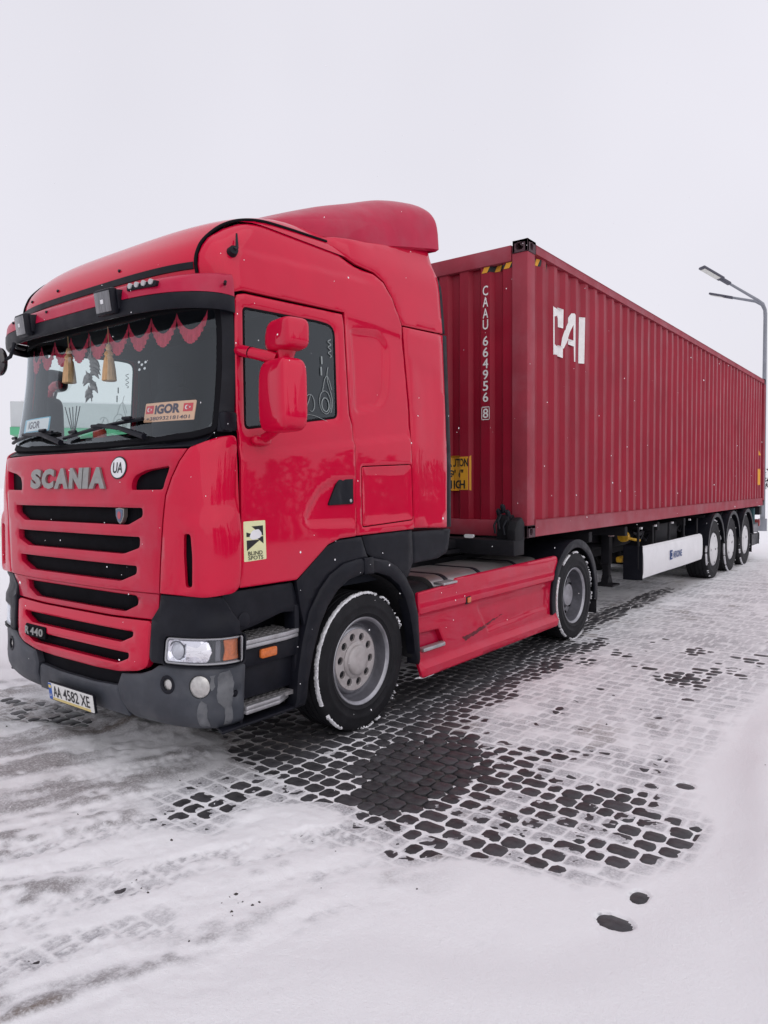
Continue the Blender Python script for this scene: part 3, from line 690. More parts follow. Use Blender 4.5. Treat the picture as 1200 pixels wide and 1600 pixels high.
# painted marks follow the corrugation
def side_mark(poly, name, m, holes=(), lift=.0022):
    """poly in world (y, z) on the left wall"""
    mp = lambda a_, b_, h: np.stack([1.206+wall_off(np.asarray(a_)-CY)+DENT(np.asarray(a_)-CY, np.asarray(b_)-CZ)+lift+np.asarray(h), np.asarray(a_)-CY, np.asarray(b_)-CZ], -1)
    ys_ = np.array(poly)[:, 0]
    V, T_, _ = cdt(poly, holes, .017)
    V = np.array(V); return MB().add(mp(V[:, 0], V[:, 1], 0*V[:, 0]), T_).build(name, m, cont, recalc=False, sharp=14)
side_mark([(3.150, 3.06), (3.41, 3.06), (3.41, 3.18), (3.165, 3.17), (3.165, 3.455), (3.315, 3.475), (3.318, 3.375), (3.413, 3.375), (3.418, 3.575), (3.150, 3.56)], 'painted_letter', DECALW)
side_mark([(3.385, 3.185), (3.40, 3.27), (3.43, 3.35), (3.50, 3.44), (3.58, 3.52), (3.66, 3.58), (3.70, 3.585), (3.716, 3.57), (3.718, 3.06), (3.702, 3.06), (3.697, 3.225), (3.54, 3.225), (3.54, 3.285), (3.692, 3.29), (3.690, 3.46), (3.64, 3.38), (3.56, 3.30), (3.48, 3.235), (3.42, 3.16)], 'painted_letter', DECALW)
side_mark([(3.875, 3.067), (3.985, 3.075), (3.99, 3.59), (3.88, 3.58)], 'painted_letter', DECALW)
for k in range(4):
    if k == 2: continue
    y_ = 2.69+k*.085
    side_mark([(y_, 3.895), (y_+.05, 3.895), (y_+.08, 3.965), (y_+.03, 3.965)], 'hazard_stripe', YEL)
    side_mark([(y_+.05, 3.895), (y_+.085, 3.895), (y_+.115, 3.965), (y_+.08, 3.965)], 'hazard_stripe', BLKD)
side_mark([(14.02, 1.66), (14.32, 1.66), (14.32, 2.03), (14.02, 2.03)], 'height_sticker', YEL)
side_mark([(14.12, 2.33), (14.34, 2.33), (14.24, 2.46)], 'warning_sticker', YEL)
def front_mark(V, T_, name, m, lift=.003):
    V = np.asarray(V); P_ = [(v[0], .028+float(end_off(v[0]))-lift, v[1]-CZ) for v in V]
    return MB().add(P_, T_).build(name, m, cont, recalc=False, sharp=14)
def front_text(txt, x, z, w, h, m, bold=.01, lift=.004):
    V, F_ = text_mesh(txt, w, h, bold); V, F_ = subdiv_poly_mesh(V, F_, .03)
    V[:, 0] += x; V[:, 1] += z; return front_mark(V[:, :2], F_, 'painted_character', m, lift)
zz = 3.62
for ch in 'CAAU 664956 8':
    if ch == ' ': zz -= .05; continue
    front_text(ch, .712, zz, .062, .098, DECALW, .012); zz -= .113
bx0, bx1, bz0, bz1 = .696, .790, zz+.113-.018, zz+.113+.116
for r_ in ((bx0, bx1, bz0, bz0+.008), (bx0, bx1, bz1-.008, bz1), (bx0, bx0+.008, bz0, bz1), (bx1-.008, bx1, bz0, bz1)):
    V, T_, _ = cdt([(r_[0], r_[2]), (r_[1], r_[2]), (r_[1], r_[3]), (r_[0], r_[3])], (), .012); front_mark(V, T_, 'painted_frame', DECALW, .004)
V, T_, _ = cdt([(.20, 1.655), (.56, 1.655), (.56, 2.02), (.20, 2.02)], (), .018); front_mark(V, T_, 'height_sticker', YEL, .003)
front_text('CAUTION', .222, 1.905, .316, .085, BLKD, .028, .005); front_text("9' 6\"", .29, 1.79, .19, .085, BLKD, .028, .005); front_text('HIGH', .26, 1.675, .24, .09, BLKD, .028, .005)
for k in range(6):
    x_ = .70+k*.062; V, T_, _ = cdt([(x_, 3.845), (x_+.062, 3.845), (x_+.092, 3.90), (x_+.03, 3.90)], (), .012); front_mark(V, T_, 'hazard_stripe', BLKD if k % 2 else YEL, .004)

# ------------------------------------------------------------------ container trailer
TR = thing('container_trailer', 'dark three axle container trailer with a white side guard behind the red truck', 'trailer', (0, 8, 0))
class TB(MB):
    def build(s, name, m, parent=None, **k):
        if parent is None: s.v = [(a_, b_-8, c_) for a_, b_, c_ in s.v]; parent = TR
        return MB.build(s, name, m, parent, **k)
for sx_ in (1, -1):
    TB().box(sx_*.38, sx_*.54, 4.3, 14.45, .78, .81).box(sx_*.45, sx_*.47, 4.3, 14.45, .81, 1.13).box(sx_*.38, sx_*.54, 4.3, 14.45, 1.13, 1.155).build('main_beam', CHAS)
    TB().box(sx_*.36, sx_*.55, 1.95, 4.5, 1.075, 1.165, .01).build('gooseneck_beam', CHAS)
for y in (4.35, 5.6, 7.0, 8.4, 9.7, 11.0, 12.3, 13.6): TB().box(-1.12, 1.12, y, y+.10, 1.02, 1.145, .008).build('cross_member', CHAS)
TB().box(-1.20, 1.20, 2.28, 2.50, 1.03, 1.18, .01).build('front_bolster', CHAS)
TB().box(-1.19, 1.19, 14.35, 14.62, .98, 1.175, .01).build('rear_bolster', CHAS)
TB().box(-.6, .6, 1.75, 3.9, 1.04, 1.07).build('coupler_plate', CHAS)
# front stop with couplings
for sx_ in (1, -1):
    TB().prism([(2.30, 1.17), (2.5, 1.17), (2.5, 1.34), (2.44, 1.40), (2.34, 1.36), (2.30, 1.28)], sx_*1.205, sx_*1.115, 'x', .012).build('container_stop', CHAS)
cp = TB().box(.965, 1.10, 2.36, 2.50, 1.16, 1.42, .02).build('coupling_bracket', CHAS)
for x_, z_ in ((.985, 1.44), (1.03, 1.485), (1.085, 1.43)): TB().tube([(x_, 2.40, z_-.04), (x_, 2.37, z_+.02), (x_, 2.36, z_+.035)], [.026, .025, .016], 10).tube([(x_, 2.35, z_-.06), (x_-.02, 2.32, z_-.12), (x_, 2.31, z_-.2)], .012, 8).build('coupling_head', BLK)
TB().prism(rrect(.66, .77, 1.19, 1.225, .016), 2.262, 2.278, 'y').build('marker_lamp', WHITE)
# landing legs
for sx_ in (1, -1):
    TB().box(sx_*.74, sx_*.86, 5.74, 5.86, .62, 1.14, .01).box(sx_*.755, sx_*.845, 5.755, 5.845, .36, .63, .006).build('landing_leg', CHAS)
    TB().box(sx_*.66, sx_*.94, 5.66, 5.94, .315, .345, .01).prism([(5.70, .345), (5.90, .345), (5.84, .46), (5.76, .46)], sx_*.75, sx_*.85, 'x').build('leg_foot', CHAS)
TB().tube([(-.8, 5.8, .86), (.8, 5.8, .86)], .03, 8).build('leg_shaft', CHAS)
TB().box(.84, .91, 5.735, 5.80, 1.00, 1.06, .006).build('reflector', mat('red_white_reflector', (.7, .5, .5), .4))
# air tanks, boxes and hoses along the belly
for y0_, y1_, x_, z_, r_ in ((6.3, 7.1, .62, .93, .14), (7.3, 8.3, -.62, .93, .15), (8.55, 9.25, .66, .95, .14)):
    TB().lathe([(0.001, y0_), (r_*.7, y0_+.02), (r_, y0_+.08), (r_, y1_-.08), (r_*.7, y1_-.02), (0.001, y1_)], 20, 'y', (x_, 0, z_)).build('air_tank', CHAS)
TB().box(-.35, .35, 6.1, 9.3, .62, 1.02, .02).build('equipment_box', CHAS)
TB().box(.55, 1.02, 7.25, 8.4, .66, 1.10, .03).build('equipment_box', CHAS)
YV = mat('yellow_valve', (.62, .34, .02), .5, 0, var=.2, vscale=20, dirt=.4, dirtcol=(.2, .12, .03), dscale=12)
TB().lathe([(.001, 6.08), (.075, 6.09), (.08, 6.16), (.05, 6.18), (.03, 6.24), (.001, 6.25)], 16, 'y', (.92, 0, .975)).tube([(.95, 6.2, .95), (1.0, 6.35, .92), (1.02, 6.5, .90)], .02, 8).build('shut_off_valve', YV)
TB().box(.86, .96, 5.98, 6.20, .62, .70, .02).tube([(.91, 6.2, .66), (.91, 6.42, .67)], .012, 8).build('shut_off_valve', YV)
for y_, z0_ in ((5.98, .9), (6.6, .85), (7.4, .85), (8.2, .85), (9.0, .85)):
    TB().tube([(1.17, y_, z0_-.35), (1.17, y_, 1.12)], .018, 6).build('guard_strut', CHAS)
rng2 = random.Random(9)
for k in range(12):
    y_ = rng2.uniform(6.2, 9.2); z_ = rng2.uniform(.95, 1.1); x_ = rng2.uniform(.75, 1.05)
    TB().tube([(x_, y_, z_), (x_+.03, y_+.15, z_-rng2.uniform(.02, .12)), (x_, y_+.4, z_+.01), (x_-.1, y_+.6, z_)], .012, 6).build('air_hose', BLK)
for y_, z_ in ((6.25, 1.075), (6.9, 1.08), (7.75, 1.085), (8.75, 1.09)):
    TB().prism(rrect(y_, y_+.06, z_, z_+.03, .012), 1.10, 1.125, 'x').build('marker_lamp', WHITE)
# white side guard, bowed, with lettering
for sx_ in (1, -1):
    prof = [(.405, 1.195), (.42, 1.222), (.50, 1.238), (.63, 1.242), (.76, 1.238), (.83, 1.225), (.852, 1.195)]
    yy = np.linspace(6.0, 9.14, 12); wob = lambda y_, z_: .006*math.sin(y_*2.3+z_*4)
    rows = [[(sx_*(x_+wob(y_, z_)), y_, z_) for z_, x_ in prof] for y_ in yy]
    sg_ = TB().grid(rows).grid([[(sx_*(x_+wob(y_, z_)-.012), y_, z_) for z_, x_ in prof] for y_ in yy]).build('side_guard', WHITE)
    TB().box(sx_*1.17, sx_*.98, 5.955, 5.995, .40, .86, .006).box(sx_*1.225, sx_*1.15, 5.975, 5.995, .40, .858, .004).build('guard_end_plate', BLK)
NAVY = mat('navy_print', (.02, .06, .20), .5)
V, F_ = text_mesh('KRONE', .44, .105, .03, 0)
TB().add([(1.252+.004, 7.37+v[0], .585+v[1]) for v in V], F_).build('guard_lettering', NAVY, recalc=False)
TB().prism([(7.20, .575), (7.31, .575), (7.31, .60), (7.235, .60), (7.235, .69), (7.31, .69), (7.31, .715), (7.20, .715)], 1.250, 1.2555, 'x').prism([(7.262, .615), (7.30, .615), (7.30, .675), (7.262, .675)], 1.250, 1.2555, 'x').build('guard_emblem', NAVY)
# axles, wheels, mudguards
AX = [9.99, 11.325, 12.66]; RT = .535
for k, y in enumerate(AX):
    TB().tube([(-1.0, y, .535), (1.0, y, .535)], .07, 12).build('axle', CHAS)
    TB().box(-.5, .5, y-.45, y+.4, .70, .80, .02).build('spring_hanger', CHAS)
    for sx_ in (1, -1):
        wx = sx_*1.035
        w = bpy.data.objects.new('wheel', None); COL.objects.link(w); w.parent = TR; w.location = (wx, y-8, RT-.012); w.rotation_euler = (k*.7, 0, 0 if sx_ > 0 else math.pi)
        lathe_obj(tyre_profile(RT, .385, .295), 72, 'tyre', RUB, w)
        lathe_obj([(.296, .168), (.300, .176), (.292, .184), (.283, .178), (.278, .15), (.26, .10), (.24, .02), (.10, .01), (.001, .01)], 56, 'rim', STEEL, w)
        cv = lathe_obj([(.287, .160), (.290, .176), (.275, .190), (.20, .197), (.10, .200), (.001, .200)], 56, 'wheel_cover', WCOV, w)
        for a_ in (0, 90, 180, 270):
            r_ = .235; M = Matrix.Rotation(math.radians(a_), 4, 'X')
            MB().add([M @ Vector(p) for p in [(.193+.004, r_-.012, -.02), (.193+.004, r_+.012, -.02), (.193+.004, r_+.012, .02), (.193+.004, r_-.012, .02)]], [(0, 1, 2, 3)]).build('cover_slot', BLK, w, recalc=False)
        MB().box(.2, .207, .03, .085, -.012, .012, .004).build('cover_clip', BLK, w)
        if sx_ > 0: MB().grid(snow_ring(RT, .19, 50+k, .0, .005)).build('tyre_snow', SNOWP, w, recalc=False)
        ang = np.radians(np.linspace(8, 172, 24)); Rm = RT+.095
        o_ = [(y+Rm*math.cos(a_), .54+Rm*math.sin(a_)) for a_ in ang]; i_ = [(y+(Rm-.018)*math.cos(a_), .54+(Rm-.018)*math.sin(a_)) for a_ in ang[::-1]]
        TB().prism(o_+i_, sx_*.80, sx_*1.255, 'x').build('mudguard', BLK)
        lp = [(y+(Rm+.004)*math.cos(a_), .54+(Rm+.004)*math.sin(a_)) for a_ in ang]+[(y+(Rm-.06)*math.cos(a_), .54+(Rm-.06)*math.sin(a_)) for a_ in ang[::-1]]
        TB().prism(lp, sx_*1.2565, sx_*1.272, 'x').build('mudguard_lip', BLK)
        TB().box(sx_*.82, sx_*1.24, y+.60, y+.612, .22, .58).build('mud_flap', RUB)
# rear end
TB().box(-1.2, 1.2, 14.25, 14.35, .42, .56, .01).build('underrun_bar', CHAS)
for sx_ in (1, -1):
    TB().box(sx_*.5, sx_*.58, 14.2, 14.35, .5, 1.0).build('bar_arm', CHAS)
    TB().box(sx_*.70, sx_*1.20, 14.30, 14.42, .72, .88, .02).build('rear_lamp', mat('rear_lamp_red', (.25, .03, .03), .3))
    TB().box(sx_*1.20, sx_*1.05, 13.42, 14.05, .62, .80, .02).build('rear_bracket', mat('grey_bracket', (.22, .22, .24), .6, 0, var=.2, vscale=8))
    TB().box(sx_*1.20, sx_*1.18, 13.38, 14.25, .34, .58, .01).build('underrun_board', BLK)
    TB().box(sx_*1.2, sx_*1.0, 13.6, 13.72, .8, 1.15, .01).build('rear_post', mat('teal_steel', (.03, .09, .10), .5))

# ------------------------------------------------------------------ truck: the cab is laid out on one curved shell
NS, WR, DR = 3.5, 1.22, .34
_a = np.linspace(0, np.pi/2, 3001)
def _c(a_): return np.abs(np.sin(a_))**(2/NS), 1-np.abs(np.cos(a_))**(2/NS)
_x, _y = _c(_a); _l = np.concatenate([[0], np.cumsum(np.hypot(np.diff(_x*WR), np.diff(_y*DR)))]); LQ = float(_l[-1])
ZT = [.28, .35, .5, .75, .95, 1.05, 1.12, 1.6, 1.94, 2.02, 2.75, 2.87, 3.0, 3.1, 3.2, 3.3, 3.38, 3.44, 3.5, 3.56, 3.6]
YF = [-1.42, -1.45, -1.475, -1.468, -1.455, -1.45, -1.48, -1.48, -1.45, -1.39, -1.305, -1.305, -1.32, -1.29, -1.21, -1.09, -.92, -.68, -.32, .0, .15]
ZW = [.28, .4, 1.1, 1.5, 1.95, 2.1, 2.8, 3.0, 3.15, 3.25, 3.33, 3.40, 3.46, 3.52, 3.56, 3.6]
WW = [1.2, 1.235, 1.235, 1.225, 1.215, 1.205, 1.165, 1.155, 1.142, 1.125, 1.095, 1.04, .95, .78, .6, .35]
def smooth_interp(z, X, Y):
    """monotone cubic so that the body has no facets"""
    X = np.array(X); Y = np.array(Y); z = np.clip(np.asarray(z, float), X[0], X[-1]); h = np.diff(X); d = np.diff(Y)/h
    m = np.zeros(len(X)); m[0] = d[0]; m[-1] = d[-1]
    for i in range(1, len(X)-1): m[i] = 0 if d[i-1]*d[i] <= 0 else 2*d[i-1]*d[i]/(d[i-1]+d[i])
    i = np.clip(np.searchsorted(X, z)-1, 0, len(X)-2); t = (z-X[i])/h[i]
    return (2*t**3-3*t**2+1)*Y[i]+(t**3-2*t**2+t)*h[i]*m[i]+(-2*t**3+3*t**2)*Y[i+1]+(t**3-t**2)*h[i]*m[i+1]
wz = lambda z: smooth_interp(z, ZW, WW)
yfz = lambda z: smooth_interp(z, ZT, YF)
def P0(s, z):
    s = np.asarray(s, float); z = np.asarray(z, float); q = np.abs(s)
    a_ = np.interp(np.minimum(q, LQ), _l, _a); cx, cy = _c(a_)
    return np.stack([np.where(s < 0, -1, 1)*wz(z)*cx, yfz(z)+DR*cy+np.maximum(q-LQ, 0), z+0*q], -1)
def SH(s, z, off=0.):
    s = np.asarray(s, float); z = np.asarray(z, float); e = 1e-3
    n = np.cross(P0(s+e, z)-P0(s-e, z), P0(s, z+e)-P0(s, z-e)); n = n/np.maximum(np.linalg.norm(n, axis=-1, keepdims=True), 1e-9)
    return P0(s, z)+n*np.broadcast_to(np.asarray(off, float), s.shape)[..., None]
def s_x(x, z):
    x = np.asarray(x, float); q = np.clip(np.abs(x)/wz(z), 0, .99999); a_ = np.arcsin(q**(NS/2)); return np.sign(x)*np.interp(a_, _a, _l)
def s_y(y, z):
    y = np.asarray(y, float); t = (y-yfz(z))/DR; a_ = np.arccos(np.clip(1-np.clip(t, 0, 1), 0, 1)**(NS/2)); return np.where(t < 1, np.interp(a_, _a, _l), LQ+(t-1)*DR)
XM = lambda x, z, off=0.: SH(s_x(x, z), z, off)
YM = lambda y, z, off=0.: SH(s_y(y, z), z, off)
def dens(poly, d=.06):
    out = []; n = len(poly)
    for i in range(n):
        a_ = np.array(poly[i], float); b_ = np.array(poly[(i+1) % n], float); k = max(1, int(np.linalg.norm(b_-a_)/d))
        out += [tuple(a_+(b_-a_)*j/k) for j in range(k)]
    return out
def sym(half): return list(half)+[(-x, z) for x, z in reversed(half)]
def X2S(poly): return [(float(s_x(x, z)), z) for x, z in poly]
def Y2S(poly): return [(float(s_y(y, z)), z) for y, z in poly]

TK = thing('truck_tractor', 'red truck tractor with high roof cab and black bumper facing the camera', 'truck')
def panel(name, poly, m, parent=None, holes=(), fm=SH, step=.05, thick=.025, bev=.005, off=0., relief=None, hd=None, both=False, d=.06, sharp=42):
    P_, F_ = sheet(fm, dens(poly, d), [dens(h, d) for h in holes], step, thick, bev, off, relief, hd)
    o = MB().add(P_, F_).build(name, m, parent or TK, recalc=False, sharp=sharp)
    if both:
        o2 = MB().add(P_, [f[::-1] for f in F_]).build(name, m, (both if both is not True else parent) or TK, recalc=False, sharp=sharp, mirror=True); return o, o2
    return o
def both(fn, name, m, parent=None, **k):
    """fn(MB) adds left-hand geometry; builds it and its mirror image"""
    a_ = MB(); fn(a_); o = a_.build(name, m, parent or TK, **k)
    b_ = MB(); fn(b_); o2 = b_.build(name, m, parent or TK, mirror=True, **k); return o, o2

# --- outlines
SLOTS = [sym([(.753, 1.597), (.753, 1.547), (.62, 1.495)]), sym([(.727, 1.428), (.722, 1.365), (.57, 1.322)]), sym([(.695, 1.258), (.69, 1.21), (.535, 1.158)])]
SLOTS = [round_poly(p, .02) for p in SLOTS]
VENT = round_poly([(.65, 1.70), (.655, 1.75), (.68, 1.785), (.77, 1.815), (.955, 1.838), (.945, 1.80), (.925, 1.745), (.915, 1.702)], .02)
WS = round_poly(sym([(0.6, 2.765), (1.10, 2.755), (1.115, 2.62), (1.135, 2.3), (1.150, 2.04), (1.05, 2.012), (.7, 1.992), (.3, 1.982)]), .03)
WIN = round_poly([(-1.035, 2.765), (-.38, 2.797), (-.225, 2.79), (-.245, 2.17), (-1.07, 2.048)], [.03, .05, .09, .04, .04])
LOCK = round_poly([(-.03, 1.852), (.58, 1.878), (.585, 1.45), (-.035, 1.425)], .03)
# --- dark inner body with real openings
xw = X2S(WS); yw = Y2S(WIN); ywm = [(-a_, b_) for a_, b_ in yw]
body = [(-3.3, 1.08), (3.3, 1.08), (3.3, 3.32), (-3.3, 3.32)]
bp = lambda s, z, off=0.: np.where((np.abs(np.asarray(s)) > LQ)[..., None], np.minimum(SH(s, z, off), np.array([9, .60, 9])), SH(s, z, off))
P_, F_ = sheet(bp, dens(body, .1), [dens(xw), dens(yw), dens(ywm)], .09, .03, .004, -.064)
MB().add(P_, F_).build('cab_body', SEAL, TK, recalc=False)
MB().box(-1.08, 1.08, .56, .60, 1.05, 3.28).build('rear_wall', FABRIC, TK)
MB().box(-1.12, 1.12, -1.25, .58, 1.02, 1.10).build('cab_floor', FABRIC, TK)
# --- grille flap
FLAP = sym([(.5, 1.937), (1.055, 1.932), (1.010, 1.865), (.966, 1.77), (.93, 1.67), (.908, 1.525), (.886, 1.285), (.873, 1.105), (.4, 1.098)])
fl_rel = lambda x, z: .010*sstep(1.70, 1.66, z)*0-.012*np.exp(-((z-1.675)/.012)**2)*(np.abs(x) < .55)*0 + .010*np.exp(-((z-1.655)/.010)**2)*sstep(.60, .52, np.abs(x))
flap = panel('grille_flap', FLAP, RED3, fm=XM, holes=SLOTS+[VENT, [(-x, z) for x, z in VENT]], step=.045, bev=.008, hd=.055, relief=fl_rel)
def slats(name, poly, parent, off=-.045):
    ins_ = panel(name, poly, GRID, parent, fm=XM, off=off, thick=.01, step=.08)
    xs_ = np.array(poly); x0_, x1_ = xs_[:, 0].min(), xs_[:, 0].max(); z0_, z1_ = xs_[:, 1].min(), xs_[:, 1].max()
    mb = MB(); n = max(2, int((x1_-x0_)/.022)); pl = [tuple(p) for p in poly]
    for k in range(n+1):
        x_ = x0_+(x1_-x0_)*k/n; zz_ = np.linspace(z0_, z1_, 16); ok = sdist_(pl, np.full(16, x_), zz_) < -.004
        if ok.sum() > 2:
            zz_ = zz_[ok]; q = XM(np.full(2, x_), np.array([zz_[0], zz_[-1]]), off+.008)
            mb.add([q[0]+(-.002, 0, 0), q[0]+(.002, 0, 0), q[1]+(.002, 0, 0), q[1]+(-.002, 0, 0)], [(0, 1, 2, 3)])
    o = mb.build('mesh_wire', GRID, ins_, smooth=False, recalc=False); o['kind'] = 'stuff'; return ins_
for p in SLOTS: slats('grille_insert', inset(p, -.012) if sum(p[i][0]*p[(i+1) % len(p)][1]-p[(i+1) % len(p)][0]*p[i][1] for i in range(len(p))) > 0 else inset(p, -.012), flap)
for sg in (1, -1): panel('vent_insert', [(sg*x, z) for x, z in inset(VENT, -.012)], GRID, flap, fm=XM, off=-.04, thick=.01)
# --- fixed red panel under the flap, lower grille
S4 = round_poly(sym([(.655, 1.072), (.655, 1.022), (.53, .972)]), .02)
P2 = sym([(.4, 1.092), (.862, 1.095), (.80, .948), (.4, .938)])
p2 = panel('grille_lower_panel', P2, RED3, fm=XM, holes=[S4], off=-.006, bev=.006, hd=.05); slats('grille_insert', inset(S4, -.01), p2)
LS = [round_poly(sym([(.65, .866), (.645, .836), (.535, .792)]), .018), round_poly(sym([(.615, .737), (.61, .704), (.505, .664)]), .018)]
LG = round_poly(sym([(.4, .928), (.787, .938), (.778, .72), (.76, .672), (.69, .640), (.50, .612), (.25, .603)]), .03)
lg_rel = lambda x, z: .012*sstep(0, .06, -sdist_(LG, x, z))
lg = panel('bumper_grille', LG, RED, fm=XM, holes=LS, off=.008, bev=.010, hd=.05, thick=.05, relief=lg_rel, step=.04)
for p in LS: slats('grille_insert', inset(p, -.01), lg, -.03)
MB().add(*sheet(XM, dens(rrect(-.60, -.315, .700, .782, .012), .05), (), .05, .02, .004, .028)).build('badge_plate', GRID, lg, recalc=False)
def on_front(txt, x, z, w, h, off, m, name, parent, bold=.02, raise_=.012, maxlen=.05, fm=XM):
    V, F_ = text_mesh(txt, w, h, bold, extrude=.5 if raise_ else 0.)
    V, F_ = subdiv_poly_mesh(V, F_, maxlen); zz_ = V[:, 2]
    return MB().add(fm(V[:, 0]+x, V[:, 1]+z, off+(zz_+.5)*raise_ if raise_ else off+0*zz_), F_).build(name, m, parent, sharp=30, recalc=False)
for ch, x_, w_ in (('R', -.590, .058), ('4', -.512, .054), ('4', -.453, .054), ('0', -.394, .054)): on_front(ch, x_, .715, w_, .052, .030, SILV, 'badge_character', lg, .03, .006)
# maker's lettering on the flap
xx = -.485
for ch, w_ in (('S', .142), ('C', .155), ('A', .172), ('N', .150), ('I', .062), ('A', .172)):
    on_front(ch, xx, 1.708, w_, .130, .002, SILV, 'letter', flap, .062, .014); xx += w_+.010
# country sticker and crest
el = lambda cx, cz, a_, b_, n=28: [(cx+a_*math.cos(2*math.pi*k/n), cz+b_*math.sin(2*math.pi*k/n)) for k in range(n)]
ua = MB().add(*sheet(XM, el(.528, 1.832, .079, .068), (), .05, .004, .001, .005)).build('country_sticker', BLKD, flap, recalc=False)
MB().add(*sheet(XM, el(.528, 1.832, .071, .060), (), .05, .002, .0005, .0065)).build('sticker_field', WHITE, ua, recalc=False)
on_front('UA', .481, 1.800, .094, .064, .009, BLKD, 'sticker_letters', ua, .01, 0)
cr = [(.495, 1.59), (.535, 1.597), (.575, 1.59), (.573, 1.545), (.555, 1.512), (.535, 1.498), (.515, 1.512), (.497, 1.545)]
cb = MB().add(*sheet(XM, cr, (), .05, .03, .003, -.008)).build('crest', SILV, flap, recalc=False)
MB().add(*sheet(XM, inset(cr, .008), (), .05, .004, .001, -.005)).build('crest_field', mat('crest_blue', (.10, .14, .22), .4), cb, recalc=False)
MB().add(*sheet(XM, el(.535, 1.55, .016, .024, 14), (), .05, .004, .001, -.003)).build('crest_charge', mat('crest_red', (.45, .08, .10), .4), cb, recalc=False)

# --- corner panels (red) with upright slot
CPS = round_poly([(1.058, 1.455), (1.105, 1.455), (1.112, 1.33), (1.105, 1.155), (1.058, 1.155), (1.052, 1.33)], .02)
CP = round_poly(X2S([(.882, 1.106), (.895, 1.285), (.917, 1.525), (.939, 1.67), (.975, 1.77), (1.019, 1.865), (1.064, 1.934)])+[(1.14, 1.968), (1.21, 2.000)]+Y2S([(-1.150, 2.012), (-1.132, 1.955), (-1.148, 1.5), (-1.164, 1.24), (-1.176, 1.15), (-1.215, 1.118)])+[(1.20, 1.107), (1.0, 1.104)],
                [.01, 0, 0, 0, 0, 0, .02, .03, .03, .03, .03, 0, 0, .04, .05, .04, 0])
cp_rel = lambda s, z: .022*sstep(1.56, 1.475, z-.25*(s-1.1))*sstep(1.03, 1.09, s)+.010*sstep(1.22, 1.34, s)*sstep(1.55, 1.40, z)-.012*np.exp(-((s-1.082)/.04)**2)*sstep(1.50, 1.46, z)
cps = panel('corner_panel', CP, RED, holes=[CPS], relief=cp_rel, hd=.05, bev=.008, step=.035, both=True)
for o, mir in zip(cps, (False, True)):
    MB().add(*sheet(SH, dens(inset(CPS, -.01), .04), (), .05, .01, .003, -.03)).build('slot_insert', GRID, o, recalc=False, mirror=mir)

# --- bumper
BC = round_poly(X2S([(.515, .600), (.475, .522), (.525, .36), (.55, .305), (.9, .305)])+[(1.2, .315), (1.33, .33)]+Y2S([(-1.112, .345), (-1.112, .692), (-1.17, .700)])+[(1.2, .702), (.95, .700)]+X2S([(.85, .690), (.79, .655), (.70, .624), (.58, .606)]), [.01, 0, 0, .02, 0, 0, 0, .03, .02, 0, 0, 0, 0, 0, 0, 0])
bc_rel = lambda s, z: -.035*sstep(.42, .30, z)-.010*np.exp(-((z-.475)/.007)**2)*sstep(.95, .80, s)
FOG = [(.915, .59, .040), (1.125, .592, .066), (1.345, .535, .020)]
cir = lambda cx, cz, r_, n=24: [(cx+r_*math.cos(2*math.pi*k/n), cz+r_*math.sin(2*math.pi*k/n)) for k in range(n)]
bcs = panel('bumper_corner', BC, GREYP, holes=[cir(a_, b_, r_) for a_, b_, r_ in FOG], relief=bc_rel, thick=.05, bev=.012, step=.045, both=True, hd=.04)
CRL = mat('fog_reflector', (.55, .54, .52), .25, .7, var=.2, vscale=30)
for o, mir in zip(bcs, (False, True)):
    for k, (a_, b_, r_) in enumerate(FOG):
        mm = (CRL, CRL, BLK)[k]
        q = MB().add(*sheet(SH, cir(a_, b_, r_-.002), (), .02, .02, .003, -.012, lambda s, z, a_=a_, b_=b_, r_=r_: .010*(1-np.clip(np.hypot(s-a_, z-b_)/r_, 0, 1)**2))).build('fog_lamp' if k < 2 else 'bumper_plug', mm, o, recalc=False, mirror=mir)
        if k == 0: MB().add(*sheet(SH, cir(a_, b_, r_+.014), [cir(a_, b_, r_-.006)], None, .02, .004, .004)).build('lamp_bezel', BLK, o, recalc=False, mirror=mir)
# patches where the paint has worn off
rw = random.Random(2)
def jag(poly, j=.006): return [(a_+rw.uniform(-j, j), b_+rw.uniform(-j, j)) for a_, b_ in dens(poly, .02)]
for poly in ([(1.10, .355), (1.17, .352), (1.165, .44), (1.175, .505), (1.14, .52), (1.115, .47)], [(1.235, .665), (1.30, .675), (1.33, .60), (1.315, .50), (1.30, .355), (1.25, .355), (1.265, .47), (1.225, .52), (1.235, .60)],
             [(1.19, .66), (1.215, .665), (1.21, .58), (1.195, .57)]):
    MB().add(*sheet(SH, jag(poly), (), .03, .003, .0006, .0018, bc_rel)).build('worn_patch', WORN, bcs[0], recalc=False)
BM = round_poly(sym([(.2, .498), (.468, .515), (.518, .36), (.535, .318), (.2, .318)]), .02)
bm_ = panel('bumper_centre', BM, GREYP, fm=XM, off=-.012, thick=.06, bev=.012, step=.05)
panel('bumper_recess', sym([(.3, .64), (.56, .64), (.54, .49), (.3, .48)]), GRID, fm=XM, off=-.05, thick=.01)
MB().box(-1.1, 1.1, -1.25, -.95, .36, .66, .03).build('bumper_beam', CHAS, TK)
